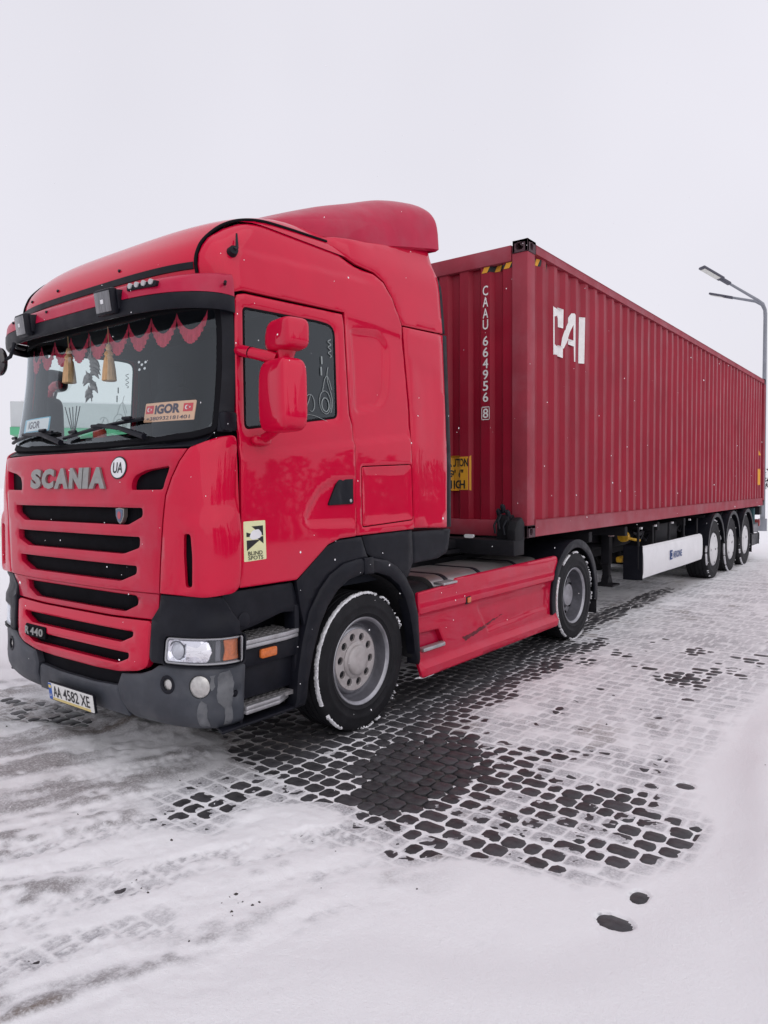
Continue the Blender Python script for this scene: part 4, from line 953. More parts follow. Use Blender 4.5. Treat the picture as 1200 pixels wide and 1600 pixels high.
# number plate
pl0 = np.array((-.268, -1.492, .318)); plm = flat_map(pl0, (1, 0, 0), (0, -.12, .993), (0, -.993, -.12))
np_ = MB().add(*sheet(plm, rrect(-.006, .546, -.006, .119, .01), (), None, .014, .002, .004)).build('number_plate', BLK, TK, recalc=False)
MB().add(*sheet(plm, rrect(.0, .540, .0, .113, .008), (), None, .004, .001, .0065)).build('plate_face', mat('plate_white', (.74, .74, .72), .45, 0, var=.05, vscale=9), np_, recalc=False)
MB().add(*sheet(plm, [(.002, .002), (.042, .002), (.042, .111), (.002, .111)], (), None, .002, .0005, .0075)).build('country_band', mat('plate_blue', (.02, .10, .42), .45), np_, recalc=False)
MB().add(*sheet(plm, [(.008, .078), (.036, .078), (.036, .098), (.008, .098)], (), None, .002, .0005, .0085)).build('flag_patch', mat('plate_yellow', (.75, .55, .08), .45), np_, recalc=False)
MB().add(*sheet(plm, [(.046, .001), (.50, .001), (.50, .018), (.046, .018)], (), None, .002, .0005, .0075)).build('plate_strip', mat('plate_cream', (.66, .53, .22), .5, 0, var=.1, vscale=30), np_, recalc=False)
for txt, x_, w_ in (('AA', .062, .098), ('4582', .185, .185), ('XE', .395, .105)):
    V, F_ = text_mesh(txt, w_, .074, .012); MB().add(plm(V[:, 0]+x_, V[:, 1]+.026, .0085+0*V[:, 0]), F_).build('plate_characters', BLKD, np_, recalc=False)
V, F_ = text_mesh('UA', .026, .02, .01); MB().add(plm(V[:, 0]+.009, V[:, 1]+.02, .0085+0*V[:, 0]), F_).build('plate_characters', WHITE, np_, recalc=False)

# --- headlamps
HLo = round_poly([(.905, .862), (1.18, .868), (1.385, .866), (1.388, .715), (1.21, .718), (.895, .712)], [.03, .0, .02, .02, 0, .03])
BK = round_poly(X2S([(.872, 1.094), (.803, .955), (.795, .73), (.815, .708)])+[(1.0, .708), (1.2, .708)]+Y2S([(-1.165, .706), (-1.165, .88), (-1.172, .95)])+[(1.30, 1.02), (1.275, 1.06), (1.262, 1.094)], [.01, .01, .03, .02, 0, 0, .02, 0, 0, .02, .02, .01])
bk_rel = lambda s, z: .022*sstep(.985, .955, z)-.004
bks = panel('headlamp_surround', BK, BLK, holes=[inset(HLo, -.006)], relief=bk_rel, thick=.05, bev=.007, step=.04, both=True, hd=.07)
def headlamp(mir):
    h = bpy.data.objects.new('headlamp', None); COL.objects.link(h); h.parent = TK
    B = lambda P_, F_, n_, m: MB().add(P_, F_).build(n_, m, h, recalc=False, mirror=mir, sharp=25)
    B(*sheet(SH, dens(inset(HLo, -.004), .04), (), .05, .02, .004, -.055), 'housing', mat('lamp_grey', (.16, .16, .175), .4))
    rel = lambda s, z: .028*np.clip(np.hypot((s-.975)/.062, (z-.79)/.062), 0, 1)**2+.010*np.cos((z-.79)*26)*sstep(1.03, 1.06, s)+.003*np.cos(s*150)*sstep(1.03, 1.06, s)
    B(*sheet(SH, dens(round_poly([(.915, .850), (1.17, .855), (1.20, .79), (1.175, .73), (.907, .724)], .02), .02), [cir(.972, .788, .045)], .03, .01, .004, -.030, rel), 'reflector', CHROME)
    prj = sheet(SH, cir(.972, .788, .046), (), .012, .01, .002, -.028, lambda s, z: .022*np.sqrt(np.clip(1-(np.hypot(s-.972, z-.788)/.046)**2, 0, 1)))
    B(*prj, 'projector_lens', mat('projector_glass', (.62, .64, .67), .08, .3, coat=1.))
    B(*sheet(SH, cir(.972, .788, .062), [cir(.972, .788, .050)], None, .02, .003, -.008), 'projector_ring', mat('lamp_dark', (.06, .06, .07), .3))
    for zc, dz in ((.812, .018), (.765, .016)):
        pp = [(1.05, zc-dz*.6), (1.16, zc-dz*1.25), (1.165, zc+dz*1.25), (1.05, zc+dz)]
        B(*sheet(SH, dens(pp, .03), (), .02, .012, .003, -.012, lambda s, z, zc=zc: .008*np.cos((z-zc)*90)), 'reflector_bowl', CHROME)
    B(*sheet(SH, dens([(1.213, .852), (1.245, .852), (1.248, .732), (1.213, .732)], .03), (), .04, .01, .003, -.018), 'lamp_divider', mat('lamp_grey', (.16, .16, .175), .4))
    B(*sheet(SH, dens(round_poly([(1.262, .852), (1.372, .850), (1.374, .732), (1.262, .734), (1.275, .79)], .008), .03), (), .04, .012, .003, -.012), 'indicator', ORANGE)
    B(*sheet(SH, dens(HLo, .04), [dens(inset(HLo, .010), .04)], None, .03, .003, .006), 'lamp_rim', mat('lamp_rim_grey', (.36, .36, .38), .35))
    B(*sheet(SH, dens(inset(HLo, .003), .04), (), .05, .003, .001, .004), 'lens', LENS)
headlamp(False); headlamp(True)

# --- doors with window, handle, sign
DOOR = [(-1.118, 1.955), (-1.134, 1.5), (-1.150, 1.24), (-1.162, 1.138), (-.70, 1.136), (-.545, 1.238), (-.40, 1.335), (-.28, 1.366), (-.110, 1.372), (-.104, 1.76), (-.102, 2.13), (-.130, 2.2), (-.137, 2.7), (-.138, 2.885), (-1.02, 2.845), (-1.075, 2.828), (-1.092, 2.79), (-1.128, 2.12)]
DOORs = round_poly(Y2S(dens(DOOR, .08)), .012)
WINs = Y2S(dens(WIN, .06))
HREC = [(-.35, 1.76), (-.48, 1.70), (-.585, 1.58), (-.625, 1.485), (-.57, 1.458), (-.104, 1.445), (-.104, 1.77)]
HRECs = Y2S(HREC); HANs = Y2S(round_poly([(-.272, 1.768), (-.125, 1.775), (-.125, 1.592), (-.385, 1.588)], .02))
def s2y(s, z): return np.asarray(s)-LQ+yfz(z)+DR
def door_rel(s, z):
    y = s2y(s, z)
    r_ = -.020*sstep(.0, .030, -sdist_(HRECs, s, z))
    zc = 1.885+.115*(y+1.12)
    r_ = r_+.012*sstep(zc+.022, zc-.008, z)
    r_ = r_-.008*sstep(2.80, 2.86, z)+.006*sstep(1.22, 1.14, z)*0
    r_ = r_-.008*sstep(.04, .012, sdist_(WINs, s, z))
    return r_
drs = panel('door', DOORs, RED, holes=[WINs], relief=door_rel, step=.022, bev=.007, both=True, d=.04)
for o, mir in zip(drs, (False, True)):
    B = lambda P_, F_, n_, m, **k: MB().add(P_, F_).build(n_, m, o, recalc=False, mirror=mir, **k)
    P_, F_ = sheet(SH, dens(inset(WINs, .004), .05), (), .08, .004, .001, -.014)
    B(P_, [f[::-1] for f in F_] if mir else F_, 'window', SDG)
    B(*sheet(SH, dens(inset(WINs, -.001), .05), [dens(inset(WINs, .014), .05)], None, .02, .003, -.009), 'window_seal', SEAL)
    hr = lambda s, z: -.007*sstep(.05, .02, np.abs(s-HANs[0][0]-.05)+.4*np.abs(z-1.68))
    B(*sheet(SH, dens(HANs, .03), (), .025, .02, .004, .006, hr), 'door_handle', BLK)
    MB().add(*sheet(SH, Y2S(cir(-.16, 1.615, .012, 12)), (), None, .02, .002, .012)).build('door_lock', ALU, o, recalc=False, mirror=mir)
# blind spot sign on the driver's door
bs = lambda a_, b_, h: YM(np.asarray(a_), np.asarray(b_), np.asarray(h)+.0105)
PALE = mat('sign_pale_yellow', (.72, .72, .42), .5, 0, var=.04, vscale=9)
sg_ = MB().add(*sheet(bs, dens(round_poly([(-1.128, 1.283), (-.955, 1.287), (-.955, 1.517), (-1.124, 1.515)], .008), .04), (), .06, .003, .001, .003)).build('blind_spot_sign', PALE, drs[0], recalc=False)
for poly in ([(-1.065, 1.485), (-.975, 1.487), (-.975, 1.425)], [(-1.105, 1.425), (-1.105, 1.452), (-1.06, 1.44), (-1.06, 1.425)], [(-1.105, 1.405), (-1.0, 1.405), (-1.105, 1.345)], [(-1.03, 1.418), (-.975, 1.424), (-.975, 1.38)], [(-1.03, 1.375), (-1.03, 1.348), (-.985, 1.36)]):
    MB().add(*sheet(bs, dens(poly, .03), (), .05, .002, .0006, .0042)).build('sign_wedge', BLKD if poly[0][0] != -1.03 or len(poly) > 3 or poly[0][1] > 1.4 else PALE, sg_, recalc=False)
MB().add(*sheet(bs, dens(round_poly([(-1.085, 1.425), (-1.06, 1.46), (-1.01, 1.468), (-.985, 1.44), (-1.0, 1.415), (-1.06, 1.405)], .012), .03), (), .05, .002, .0006, .005)).build('sign_lorry', WHITE, sg_, recalc=False)
for txt, z_, w_ in (('BLIND', 1.318, .112), ('SPOTS', 1.291, .116)):
    V, F_ = text_mesh(txt, w_, .0225, .012); MB().add(bs(V[:, 0]-1.098, V[:, 1]+z_, .0052+0*V[:, 0]), F_).build('sign_lettering', BLKD, sg_, recalc=False)
# engraved ornament in the corner of the side window
ORN = mat('window_engraving', (.30, .34, .34), .6)
def orn(mir, parent):
    def cv(pts, r_=.0035):
        r_ *= .55
        q = YM(np.array([p[0] for p in pts]), np.array([p[1] for p in pts]), -.008); MB().tube([tuple(a_) for a_ in q], r_, 6).build('window_engraving', ORN, parent, mirror=mir)
    t = np.linspace(0, 1, 26)
    cv([(-.62+.34*a_, 2.155+.018*math.sin(a_*5)) for a_ in t], .003)
    cv([(-.36+.055*math.cos(6.3*a_), 2.265+.075*math.sin(6.3*a_)) for a_ in t])
    cv([(-.36+.035*math.cos(6.3*a_), 2.25+.045*math.sin(6.3*a_)) for a_ in t], .006)
    cv([(-.50-.05*math.cos(4.4*a_+.6)*(1-.5*a_), 2.24+.07*math.sin(4.4*a_+.6)*(1-.4*a_)) for a_ in t])
    cv([(-.58+.08*a_, 2.20+.10*a_**2) for a_ in t]); cv([(-.31+.02*math.sin(6*a_), 2.2+.30*a_) for a_ in t])
    cv([(-.38+.09*a_, 2.34+.10*math.sin(3*a_)) for a_ in t]); cv([(-.385, 2.44+.055*a_) for a_ in t], .010); cv([(-.375, 2.515+.05*a_) for a_ in t], .010)
    cv([(-.29+.015*math.sin(20*a_), 2.57+.12*a_) for a_ in t], .005)
orn(False, drs[0]); orn(True, drs[1])
for o, mir in zip(drs, (False, True)):
    mm_ = lambda v: (-v[0], v[1], v[2]) if mir else v

# --- side panel round the door, with locker
FEDGE = [(-.30, 3.372), (-.12, 3.312), (-.03, 3.277), (.05, 3.257), (.24, 3.247), (.35, 3.205), (.44, 3.11), (.50, 3.0), (.54, 2.92)]
SP = [(1.068, 2.86), (1.068, 3.05), (1.078, 3.16), (1.11, 3.245), (1.17, 3.295), (1.36, 3.328), (1.67, 3.352)]+Y2S(dens(FEDGE+[(.565, 2.65), (.588, 2.32), (.583, 1.885), (.590, 1.395), (.585, 1.385)], .08)[:-1])[:-1]
SPl = Y2S(dens([(.585, 1.384), (-.095, 1.374), (-.090, 1.76), (-.087, 2.13), (-.115, 2.21), (-.122, 2.7), (-.122, 2.9), (-1.03, 2.861), (-1.092, 2.842), (-1.108, 2.81)], .08))
i_ = min(range(len(SPl)), key=lambda k: abs(SPl[k][0]-float(s_y(-1.108, 2.81)))+abs(SPl[k][1]-2.81))
nF = len(dens(FEDGE, .08)); SPu = Y2S([p for p in dens(FEDGE+[(.565, 2.65), (.588, 2.32), (.583, 1.885), (.590, 1.395)], .08) if True])
cut = min(range(len(SPu)), key=lambda k: abs(SPu[k][0]-float(s_y(.59, 1.395)))+abs(SPu[k][1]-1.395))
SIDE = [(1.068, 2.86), (1.068, 3.05), (1.078, 3.16), (1.11, 3.245), (1.17, 3.295), (1.36, 3.328), (1.67, 3.352)]+SPu[:cut+1]+SPl[:i_+1]+[(1.19, 2.83)]
LOCKs = Y2S(dens(LOCK, .08))
BWIN = round_poly([(-.052, 2.80), (.285, 2.818), (.362, 2.745), (.325, 2.40), (.24, 2.288), (-.05, 2.225)], [.03, .08, .06, .10, .10, .03]); BWINs = Y2S(BWIN)
def side_rel(s, z):
    y = s2y(s, z); zc = 1.885+.115*(y+1.12)
    r_ = -.024*sstep(-.012, .022, -sdist_(BWINs, s, z))
    r_ = r_+.012*sstep(zc+.022, zc-.008, z)
    zl = 3.085+.07*(y+1.05); r_ = r_-.011*sstep(zl-.008, zl+.016, z)*sstep(.30, .10, y)*sstep(-1.22, -1.1, y)
    z2 = 2.868-.05*(y+.1); r_ = r_-.010*sstep(z2+.014, z2-.014, z)*sstep(-.13, -.09, y)
    return r_
sps = panel('side_panel', SIDE, RED, holes=[LOCKs], relief=side_rel, step=.022, bev=.007, both=True, d=.05)
lr = lambda s, z: side_rel(s, z)-.010*sstep(.02, .05, -sdist_(LOCKs, s, z))
for o, mir in zip(sps, (False, True)): MB().add(*sheet(SH, dens(inset(LOCKs, .007), .05), (), .035, .02, .005, .0, lr)).build('locker_door', RED, o, recalc=False, mirror=mir)
panel('side_extender', Y2S(dens([(.562, 2.918), (1.115, 2.942), (1.10, 2.28), (1.062, 1.372), (.60, 1.392), (.595, 1.885), (.60, 2.32), (.577, 2.65)], .08)), RED, relief=lambda s, z: -.006*sstep(.05, .1, -sdist_(Y2S([(.62, 2.7), (1.06, 2.7), (1.03, 1.55), (.65, 1.57)]), s, z)), both=True, bev=.012, step=.06)
panel('edge_rubber', Y2S(dens([(1.125, 2.95), (1.20, 2.955), (1.185, 2.28), (1.150, 1.372), (1.07, 1.372), (1.108, 2.28)], .1)), BLK, off=-.02, thick=.04, both=True)
FA = FEDGE[::-1]
FAI = [(-.285, 3.382), (-.11, 3.325), (-.02, 3.289), (.055, 3.268), (.245, 3.258), (.36, 3.215), (.452, 3.115), (.512, 3.0), (.552, 2.928)]
FAIR = FAI+[(1.118, 2.955), (1.112, 3.42), (1.075, 3.50), (1.06, 3.64), (.60, 3.55), (.2, 3.47), (-.12, 3.425)]
fmap_ = lambda y, z, off=0.: np.stack([1.158-.08*(np.asarray(z)-2.9)-.05*sstep(3.3, 3.65, np.asarray(z))-.05*sstep(.1, -.3, np.asarray(y))+np.asarray(off), np.asarray(y), np.asarray(z)], -1)
panel('roof_fairing', FAIR, RED, fm=fmap_, both=True, bev=.008, step=.05)
panel('edge_rubber', [(1.122, 2.965), (1.185, 2.965), (1.18, 3.35), (1.15, 3.43), (1.118, 3.44)], BLK, fm=fmap_, off=-.02, thick=.04, both=True)
both(lambda m: m.grid([[tuple(fmap_(np.array([y]), np.array([z]), -.07)[0]) for y in np.linspace(.0, 1.1, 12)] for z in np.linspace(2.88, 3.40, 8)]), 'fairing_back', SEAL, recalc=False)  # dark backing sheet added so the fairing gaps look shaded inside
both(lambda m: m.box(1.02, 1.12, .60, 1.08, 1.42, 2.92), 'extender_back', SEAL)

# --- roof, seam strips, gutter
def roof_grid(s0, s1, z0, z1, ns, nz, off=0.):
    rows = []
    for z in [z0+(z1-z0)*(1-(1-k/nz)**1.6) for k in range(nz+1)]:
        k_ = float(np.interp(z, [2.84, 3.05, 3.16, 3.25, 3.305], [1, 1, 1.012, 1.045, 1.11])); s_ = np.linspace(s0*k_, s1*k_, ns); rows.append([tuple(p) for p in SH(s_, np.full(ns, z), off)])
    return rows
mb = MB().grid(roof_grid(-1.05, 1.05, 2.845, 3.3, 50, 14))
mb.build('roof_front', RED, TK, recalc=False, sharp=60)
top = []
for z in [3.3+.165*(1-(1-k/12)**1.8) for k in range(13)]:
    sR = LQ+.58-(float(yfz(z))+DR); s_ = np.concatenate([np.linspace(-sR, -LQ, 10), np.linspace(-LQ*.98, LQ*.98, 46), np.linspace(LQ, sR, 10)]); top.append([tuple(p) for p in SH(s_, np.full(len(s_), z), -.001)])
top.append([(p[0]*.5, max(p[1], -.25), 3.469) for p in top[-1]]); top.append([(p[0]*.02, max(p[1], .1), 3.470) for p in top[-2]])
MB().grid(top).build('roof', RED, TK, recalc=False, sharp=60)
ST_ = [tuple(p) for p in SH(np.linspace(-1.045, 1.045, 50), np.full(50, 2.985), .004)]
MB().grid([[tuple(p) for p in SH(np.linspace(-1.045, 1.045, 50), np.full(50, z), o_)] for z, o_ in ((2.963, .001), (2.966, .007), (3.003, .007), (3.006, .001))]).build('roof_strip', BLK, TK, recalc=False)
GUT = [(1.06, 2.87), (1.06, 2.96), (1.06, 3.05), (1.07, 3.16), (1.10, 3.25), (1.165, 3.305), (1.26, 3.325), (1.36, 3.338), (1.52, 3.352), (1.67, 3.362), (1.80, 3.372)]
GI = np.linspace(0, len(GUT)-1, 60); G0 = np.array(GUT); GS = smooth_interp(GI, np.arange(len(GUT)), G0[:, 0]); GZ = smooth_interp(GI, np.arange(len(GUT)), G0[:, 1])
both(lambda m: m.tube([tuple(p) for p in SH(GS, GZ, .003)], .0095, 8), 'roof_gutter', SEAL)
for s_, z_ in ((.36, 3.055), (-.42, 3.055), (-.85, 3.05)):
    q = SH(np.array([s_]), np.array([z_]), .0)[0]; q2 = SH(np.array([s_]), np.array([z_]), .02)[0]; MB().tube([q, q+(q2-q)*.5], [.011, .008], 10).build('roof_plug', BLK, TK)
q = SH(np.array([1.27]), np.array([3.065]), .0)[0]; q2 = SH(np.array([1.27]), np.array([3.065]), .035)[0]
MB().tube([tuple(q), tuple(q2)], [.032, .026], 12).tube([tuple(q2), (q2[0]-.01, q2[1]+.03, q2[2]+.02), (q2[0]-.035, q2[1]+.05, q2[2]+.11)], [.012, .010, .006], 8).build('antenna', BLK, TK)

# --- roof deflector
DF = [(-.66, .72, 3.435, 3.475), (-.5, .86, 3.425, 3.545), (-.25, .97, 3.43, 3.66), (.05, 1.03, 3.455, 3.79), (.35, 1.065, 3.495, 3.90), (.65, 1.085, 3.555, 3.995), (.9, 1.097, 3.605, 4.04), (1.05, 1.10, 3.635, 4.055), (1.11, 1.10, 3.645, 4.052), (1.145, 1.098, 3.650, 4.035), (1.155, 1.092, 3.655, 4.00)]
yd = np.concatenate([np.linspace(-.66, 1.05, 30), np.linspace(1.07, 1.155, 7)])
D_ = np.array(DF); rows = []
for y in yd:
    w_, zb, zt = (float(smooth_interp(y, D_[:, 0], D_[:, k])) for k in (1, 2, 3)); row = []
    for t in np.linspace(0, math.pi, 45):
        c_, s_ = math.cos(t), math.sin(t); n_ = 3.4+1.6*float(sstep(.2, 1.1, y))
        x = w_*math.copysign(abs(c_)**(2/n_), c_); z = zb+(zt-zb)*abs(s_)**(2/n_)
        z += .012*math.exp(-((abs(x)-w_*.80)/.10)**2)*float(sstep(-.5, .2, y))
        row.append((x, y-.05*float(sstep(.9, 1.155, y))*((z-zb)/(zt-zb))**1.5, z))
    rows.append([(row[0][0]*.97, y, zb-.012)]+row+[(row[-1][0]*.97, y, zb-.012)])
rows.append([(p[0]*.9, 1.14, p[2]-.04*(p[2]-3.6)) for p in rows[-1]])
MB().grid(rows).build('roof_deflector', RED2, TK, recalc=False, sharp=50)
MB().box(-.85, .85, .70, 1.02, 3.35, 3.80).build('deflector_frame', SEAL, TK)

# --- windscreen, pillars, cowl, wipers
WSs = X2S(dens(WS, .06)); P_, F_ = sheet(SH, WSs, (), .07, .006, .002, -.006)
ws = MB().add(P_, F_).build('windscreen', WSG, TK, recalc=False)
MB().add(*sheet(SH, dens(inset(WSs, -.014), .05), [dens(inset(WSs, .022), .05)], None, .02, .004, -.003)).build('windscreen_seal', SEAL, ws, recalc=False)
panel('windscreen_header', X2S(sym([(.5, 2.85), (1.12, 2.84), (1.12, 2.758), (.5, 2.768)])), SEAL, off=-.004, thick=.02)
AP = [(1.195, 2.03)]+Y2S([(-1.165, 2.03), (-1.140, 2.12), (-1.105, 2.79)])+[(1.18, 2.81), (1.172, 2.6)]
panel('pillar_trim', AP, BLK, off=-.004, both=True, d=.06)
panel('scuttle', X2S(sym([(.4, 1.985), (.9, 2.0), (1.14, 2.025), (1.12, 1.955), (.6, 1.946)])), BLK, off=-.012, relief=lambda s, z: -.02*sstep(1.96, 1.98, z), bev=.006)
def wiper(x0, x1, z0, z1, px):
    t = np.linspace(0, 1, 14); q = XM(x0+(x1-x0)*t, z0+(z1-z0)*t+.012*np.sin(t*3.1), .022)
    w = MB().tube([tuple(p) for p in q], .012, 6).build('wiper', BLK, TK)
    for k in (2, 6, 11): a_ = XM(np.array([x0+(x1-x0)*t[k]-.04, x0+(x1-x0)*t[k]+.04]), np.array([z0+(z1-z0)*t[k]+.02, z0+(z1-z0)*t[k]+.02]), .04); MB().tube([tuple(p) for p in a_], .011, 6).build('wiper_joint', BLK, w)
    m_ = XM(np.array([px, (px+x0+(x1-x0)*.5)/2, x0+(x1-x0)*.5]), np.array([1.99, (2.02+z0+.01)/2+.03, z0+(z1-z0)*.5+.02]), np.array([.03, .055, .04]))
    MB().tube([tuple(p) for p in m_], [.02, .014, .012], 8).build('wiper_arm', BLK, w)
wiper(-.18, .66, 2.035, 2.115, .72); wiper(-1.02, -.35, 2.04, 2.085, -.18)

# --- sun visor with lamps
def vis(s, prof):
    t = 1-.90*np.abs(s/1.265)**7; dz = -.0*np.abs(s/1.265)**3
    return [tuple(SH(np.array([s]), np.array([z+dz]), max(.008, o_*t))[0]) for o_, z in prof]
sv = np.concatenate([np.linspace(-1.265, -1.0, 14), np.linspace(-.97, .97, 40), np.linspace(1.0, 1.265, 14)])
VR = [(.0, 2.930), (.05, 2.932), (.10, 2.928), (.140, 2.914), (.160, 2.892), (.170, 2.855), (.176, 2.805)]
VD = [(.174, 2.8025), (.181, 2.797), (.182, 2.76), (.178, 2.722), (.168, 2.711), (.15, 2.714), (.13, 2.74)]
vz = MB().grid([vis(s, VR) for s in sv]).build('sun_visor', RED2, TK, recalc=False, sharp=45)
vd = MB().grid([vis(s, VD) for s in sv]).build('visor_shade', BLK, vz, recalc=False, sharp=45)
for sg in (1, -1):
    MB().grid([vis(sg*1.265, VR+VD), [tuple(SH(np.array([sg*1.268]), np.array([z]), -.01)[0]) for o_, z in VR+VD]]).build('visor_end', RED2, vz, recalc=False)
for s_ in (1.215, .60, -.25, -.75):
    q = SH(np.array([s_, s_]), np.array([2.86, 2.86]), np.array([.10, .176]) if s_ < 1.1 else np.array([.03, .098])); MB().tube([tuple(q[0]), tuple(q[1])], .009, 8).build('visor_bolt', BLK, vz)
HATCH = mat('lamp_hatch_glass', (.15, .15, .16), .25, .45, var=.35, vscale=1, stretch=(90, 6, 6), coat=.6)
def spot(x, z, w=.17, h=.148):
    c_ = XM(np.array([x]), np.array([z]), .200)[0]; M = Matrix.Translation(Vector(c_)) @ Matrix.Rotation(math.radians(8), 4, 'X') @ Matrix.Rotation(math.radians(-5 if x < 0 else 4), 4, 'Z')
    l_ = MB().box(-w/2, w/2, -.03, .02, -h/2, h/2, .014, M).build('spot_lamp', BLK, TK)
    MB().box(-w/2+.016, w/2-.016, -.037, -.028, -h/2+.014, h/2-.016, .004, M).build('spot_glass', HATCH, l_)
    MB().box(-.012, .012, -.041, -.036, -.012, .012, .002, M).build('spot_bulb', WHITE, l_)
    for sg in (1, -1): MB().box(sg*(w/2+.002), sg*(w/2+.014), .0, .07, -.05, .06, .003, M).build('spot_bracket', BLK, l_)
spot(.50, 2.80); spot(-.47, 2.80)
lb = MB().add(*sheet(lambda a_, b_, h: SH(a_, b_, np.asarray(h)+.174), dens(rrect(.675, .905, 2.845, 2.893, .008), .05), (), .05, .03, .004, .004)).build('marker_lamp_bar', BLK, TK, recalc=False)
for k in range(4):
    q = SH(np.array([.71+k*.055]*2), np.array([2.869]*2), np.array([.170, .186])); MB().tube([tuple(q[0]), tuple(q[1])], .016, 12).build('marker_led', mat('led_glass', (.45, .45, .46), .3), lb)

# --- wheel arches, steps, sills
INN = [(-.635, .33), (-.615, .48), (-.565, .66), (-.50, .82), (-.42, .94), (-.32, 1.03), (-.2, 1.085), (-.05, 1.108), (.1, 1.10), (.24, 1.06), (.36, .985), (.445, .87), (.50, .74), (.54, .58), (.575, .35)]
OUT = [(.635, .33), (.622, .5), (.605, .73), (.55, .89), (.45, 1.03), (.34, 1.12), (.22, 1.175), (.03, 1.212), (-.12, 1.212), (-.26, 1.195), (-.40, 1.135), (-.50, 1.05), (-.60, .92), (-.665, .74), (-.705, .55), (-.725, .33)]
flm = lambda y, z, off=0.: np.stack([np.minimum(wz(z), 1.235)+np.asarray(off), np.asarray(y), np.asarray(z)], -1)
panel('wheel_arch', INN+OUT, BLK, fm=flm, off=.028, thick=.09, bev=.016, step=.05, both=True, d=.05, sharp=50)
panel('arch_joint', [(-.06, 1.215), (.04, 1.217), (.045, 1.10), (-.055, 1.105)], BLK, fm=flm, off=.036, thick=.03, bev=.006, both=True)
APn = [(-.695, 1.125), (-.548, 1.226), (-.405, 1.323), (-.28, 1.355), (-.05, 1.362), (.0, 1.24), (.03, 1.20), (-.12, 1.20), (-.30, 1.17), (-.45, 1.10), (-.56, .98), (-.63, .84), (-.665, .96)]
panel('arch_panel', APn, BLK, fm=flm, off=.004, thick=.03, both=True)
panel('arch_rear_panel', [(-.03, 1.365), (.57, 1.375), (.575, 1.13), (.52, 1.04), (.46, 1.0), (.30, 1.13), (.10, 1.20), (.02, 1.235)], BLK, fm=flm, off=-.006, thick=.03, both=True)
panel('rear_sill', round_poly([(.58, 1.362), (1.14, 1.358), (1.08, 1.17), (.94, 1.128), (.585, 1.118)], .03), BLK, fm=flm, off=-.012, thick=.25, bev=.012, both=True)
def liner(m):
    a_ = np.radians(np.linspace(-10, 190, 26)); m.grid([[(x, -.03+.60*math.cos(t), .50+.60*math.sin(t)) for t in a_] for x in (.62, .9, 1.225)])
both(liner, 'arch_liner', DARK, recalc=False)
# entry steps
panel('step_header', round_poly([(-1.24, 1.12), (-.71, 1.12), (-.665, .985), (-.665, .93), (-.80, .945), (-1.02, .90), (-1.165, .88), (-1.185, .95), (-1.255, 1.02), (-1.275, 1.09)], .02), BLK, fm=YM, off=-.018, thick=.04, both=True, step=.04)
both(lambda m: m.box(.93, .96, -1.15, -.62, .33, 1.12).box(.94, 1.21, -1.145, -1.125, .34, 1.0), 'step_well', BLK)
both(lambda m: m.prism([(1.20, -1.13), (1.225, -1.13), (1.225, -.69), (1.20, -.69)], .665, .770, 'z', .006).prism([(1.16, -1.13), (1.19, -1.13), (1.19, -.70), (1.16, -.70)], .47, .665, 'z', .006), 'step_fascia', BLK)
both(lambda m: m.box(1.12, 1.225, -.705, -.655, .33, .98, .015), 'step_pillar', BLK)
both(lambda m: m.prism([(1.245, -1.128), (1.245, -.80), (1.225, -.672), (.98, -.672), (.98, -1.128)], .775, .80, 'z', .006).prism([(1.247, -1.128), (1.247, -.80), (1.227, -.670), (1.20, -.670), (1.215, -.82), (1.215, -1.128)], .800, .828, 'z', .005), 'step', ALU)
both(lambda m: m.prism([(1.245, -1.125), (1.245, -.86), (1.19, -.73), (1.05, -.69), (.98, -.69), (.98, -1.125)], .395, .42, 'z', .006).prism([(1.247, -1.125), (1.247, -.86), (1.19, -.728), (1.165, -.735), (1.215, -.87), (1.215, -1.125)], .42, .445, 'z', .005), 'step', ALU)
STEPG = mat('step_grating', (.36, .35, .36), .45, .5, var=.3, vscale=60, dirt=.5, dirtcol=(.16, .15, .15), dscale=22)
for z0_, y1_ in ((.800, -.69), (.420, -.72)):
    for sg in (1, -1):
        g_ = MB()
        for k in range(9): y_ = -1.115+k*(y1_+1.115)/8; g_.box(sg*1.0, sg*1.215, y_-.005, y_+.005, z0_, z0_+.026)
        for k in range(6): x_ = 1.02+k*.038; g_.box(sg*(x_-.004), sg*(x_+.004), -1.12, y1_, z0_+.001, z0_+.024)
        o = g_.build('step_grating', STEPG, TK, smooth=False); o['kind'] = 'stuff'
both(lambda m: m.prism(rrect(-1.005, -.875, .700, .755, .012), 1.226, 1.244, 'x', .003), 'side_marker', ORANGE)
both(lambda m: m.lathe([(.045, 1.205), (.045, 1.222), (.038, 1.226), (.001, 1.226)], 18, 'x', (0, -1.115, .945)), 'step_cap', BLK)
both(lambda m: m.prism([(1.235, -1.30), (1.235, -.72), (1.19, -.70), (1.0, -.70), (1.0, -1.2)], .325, .345, 'z', .008), 'step_tray', BLK)

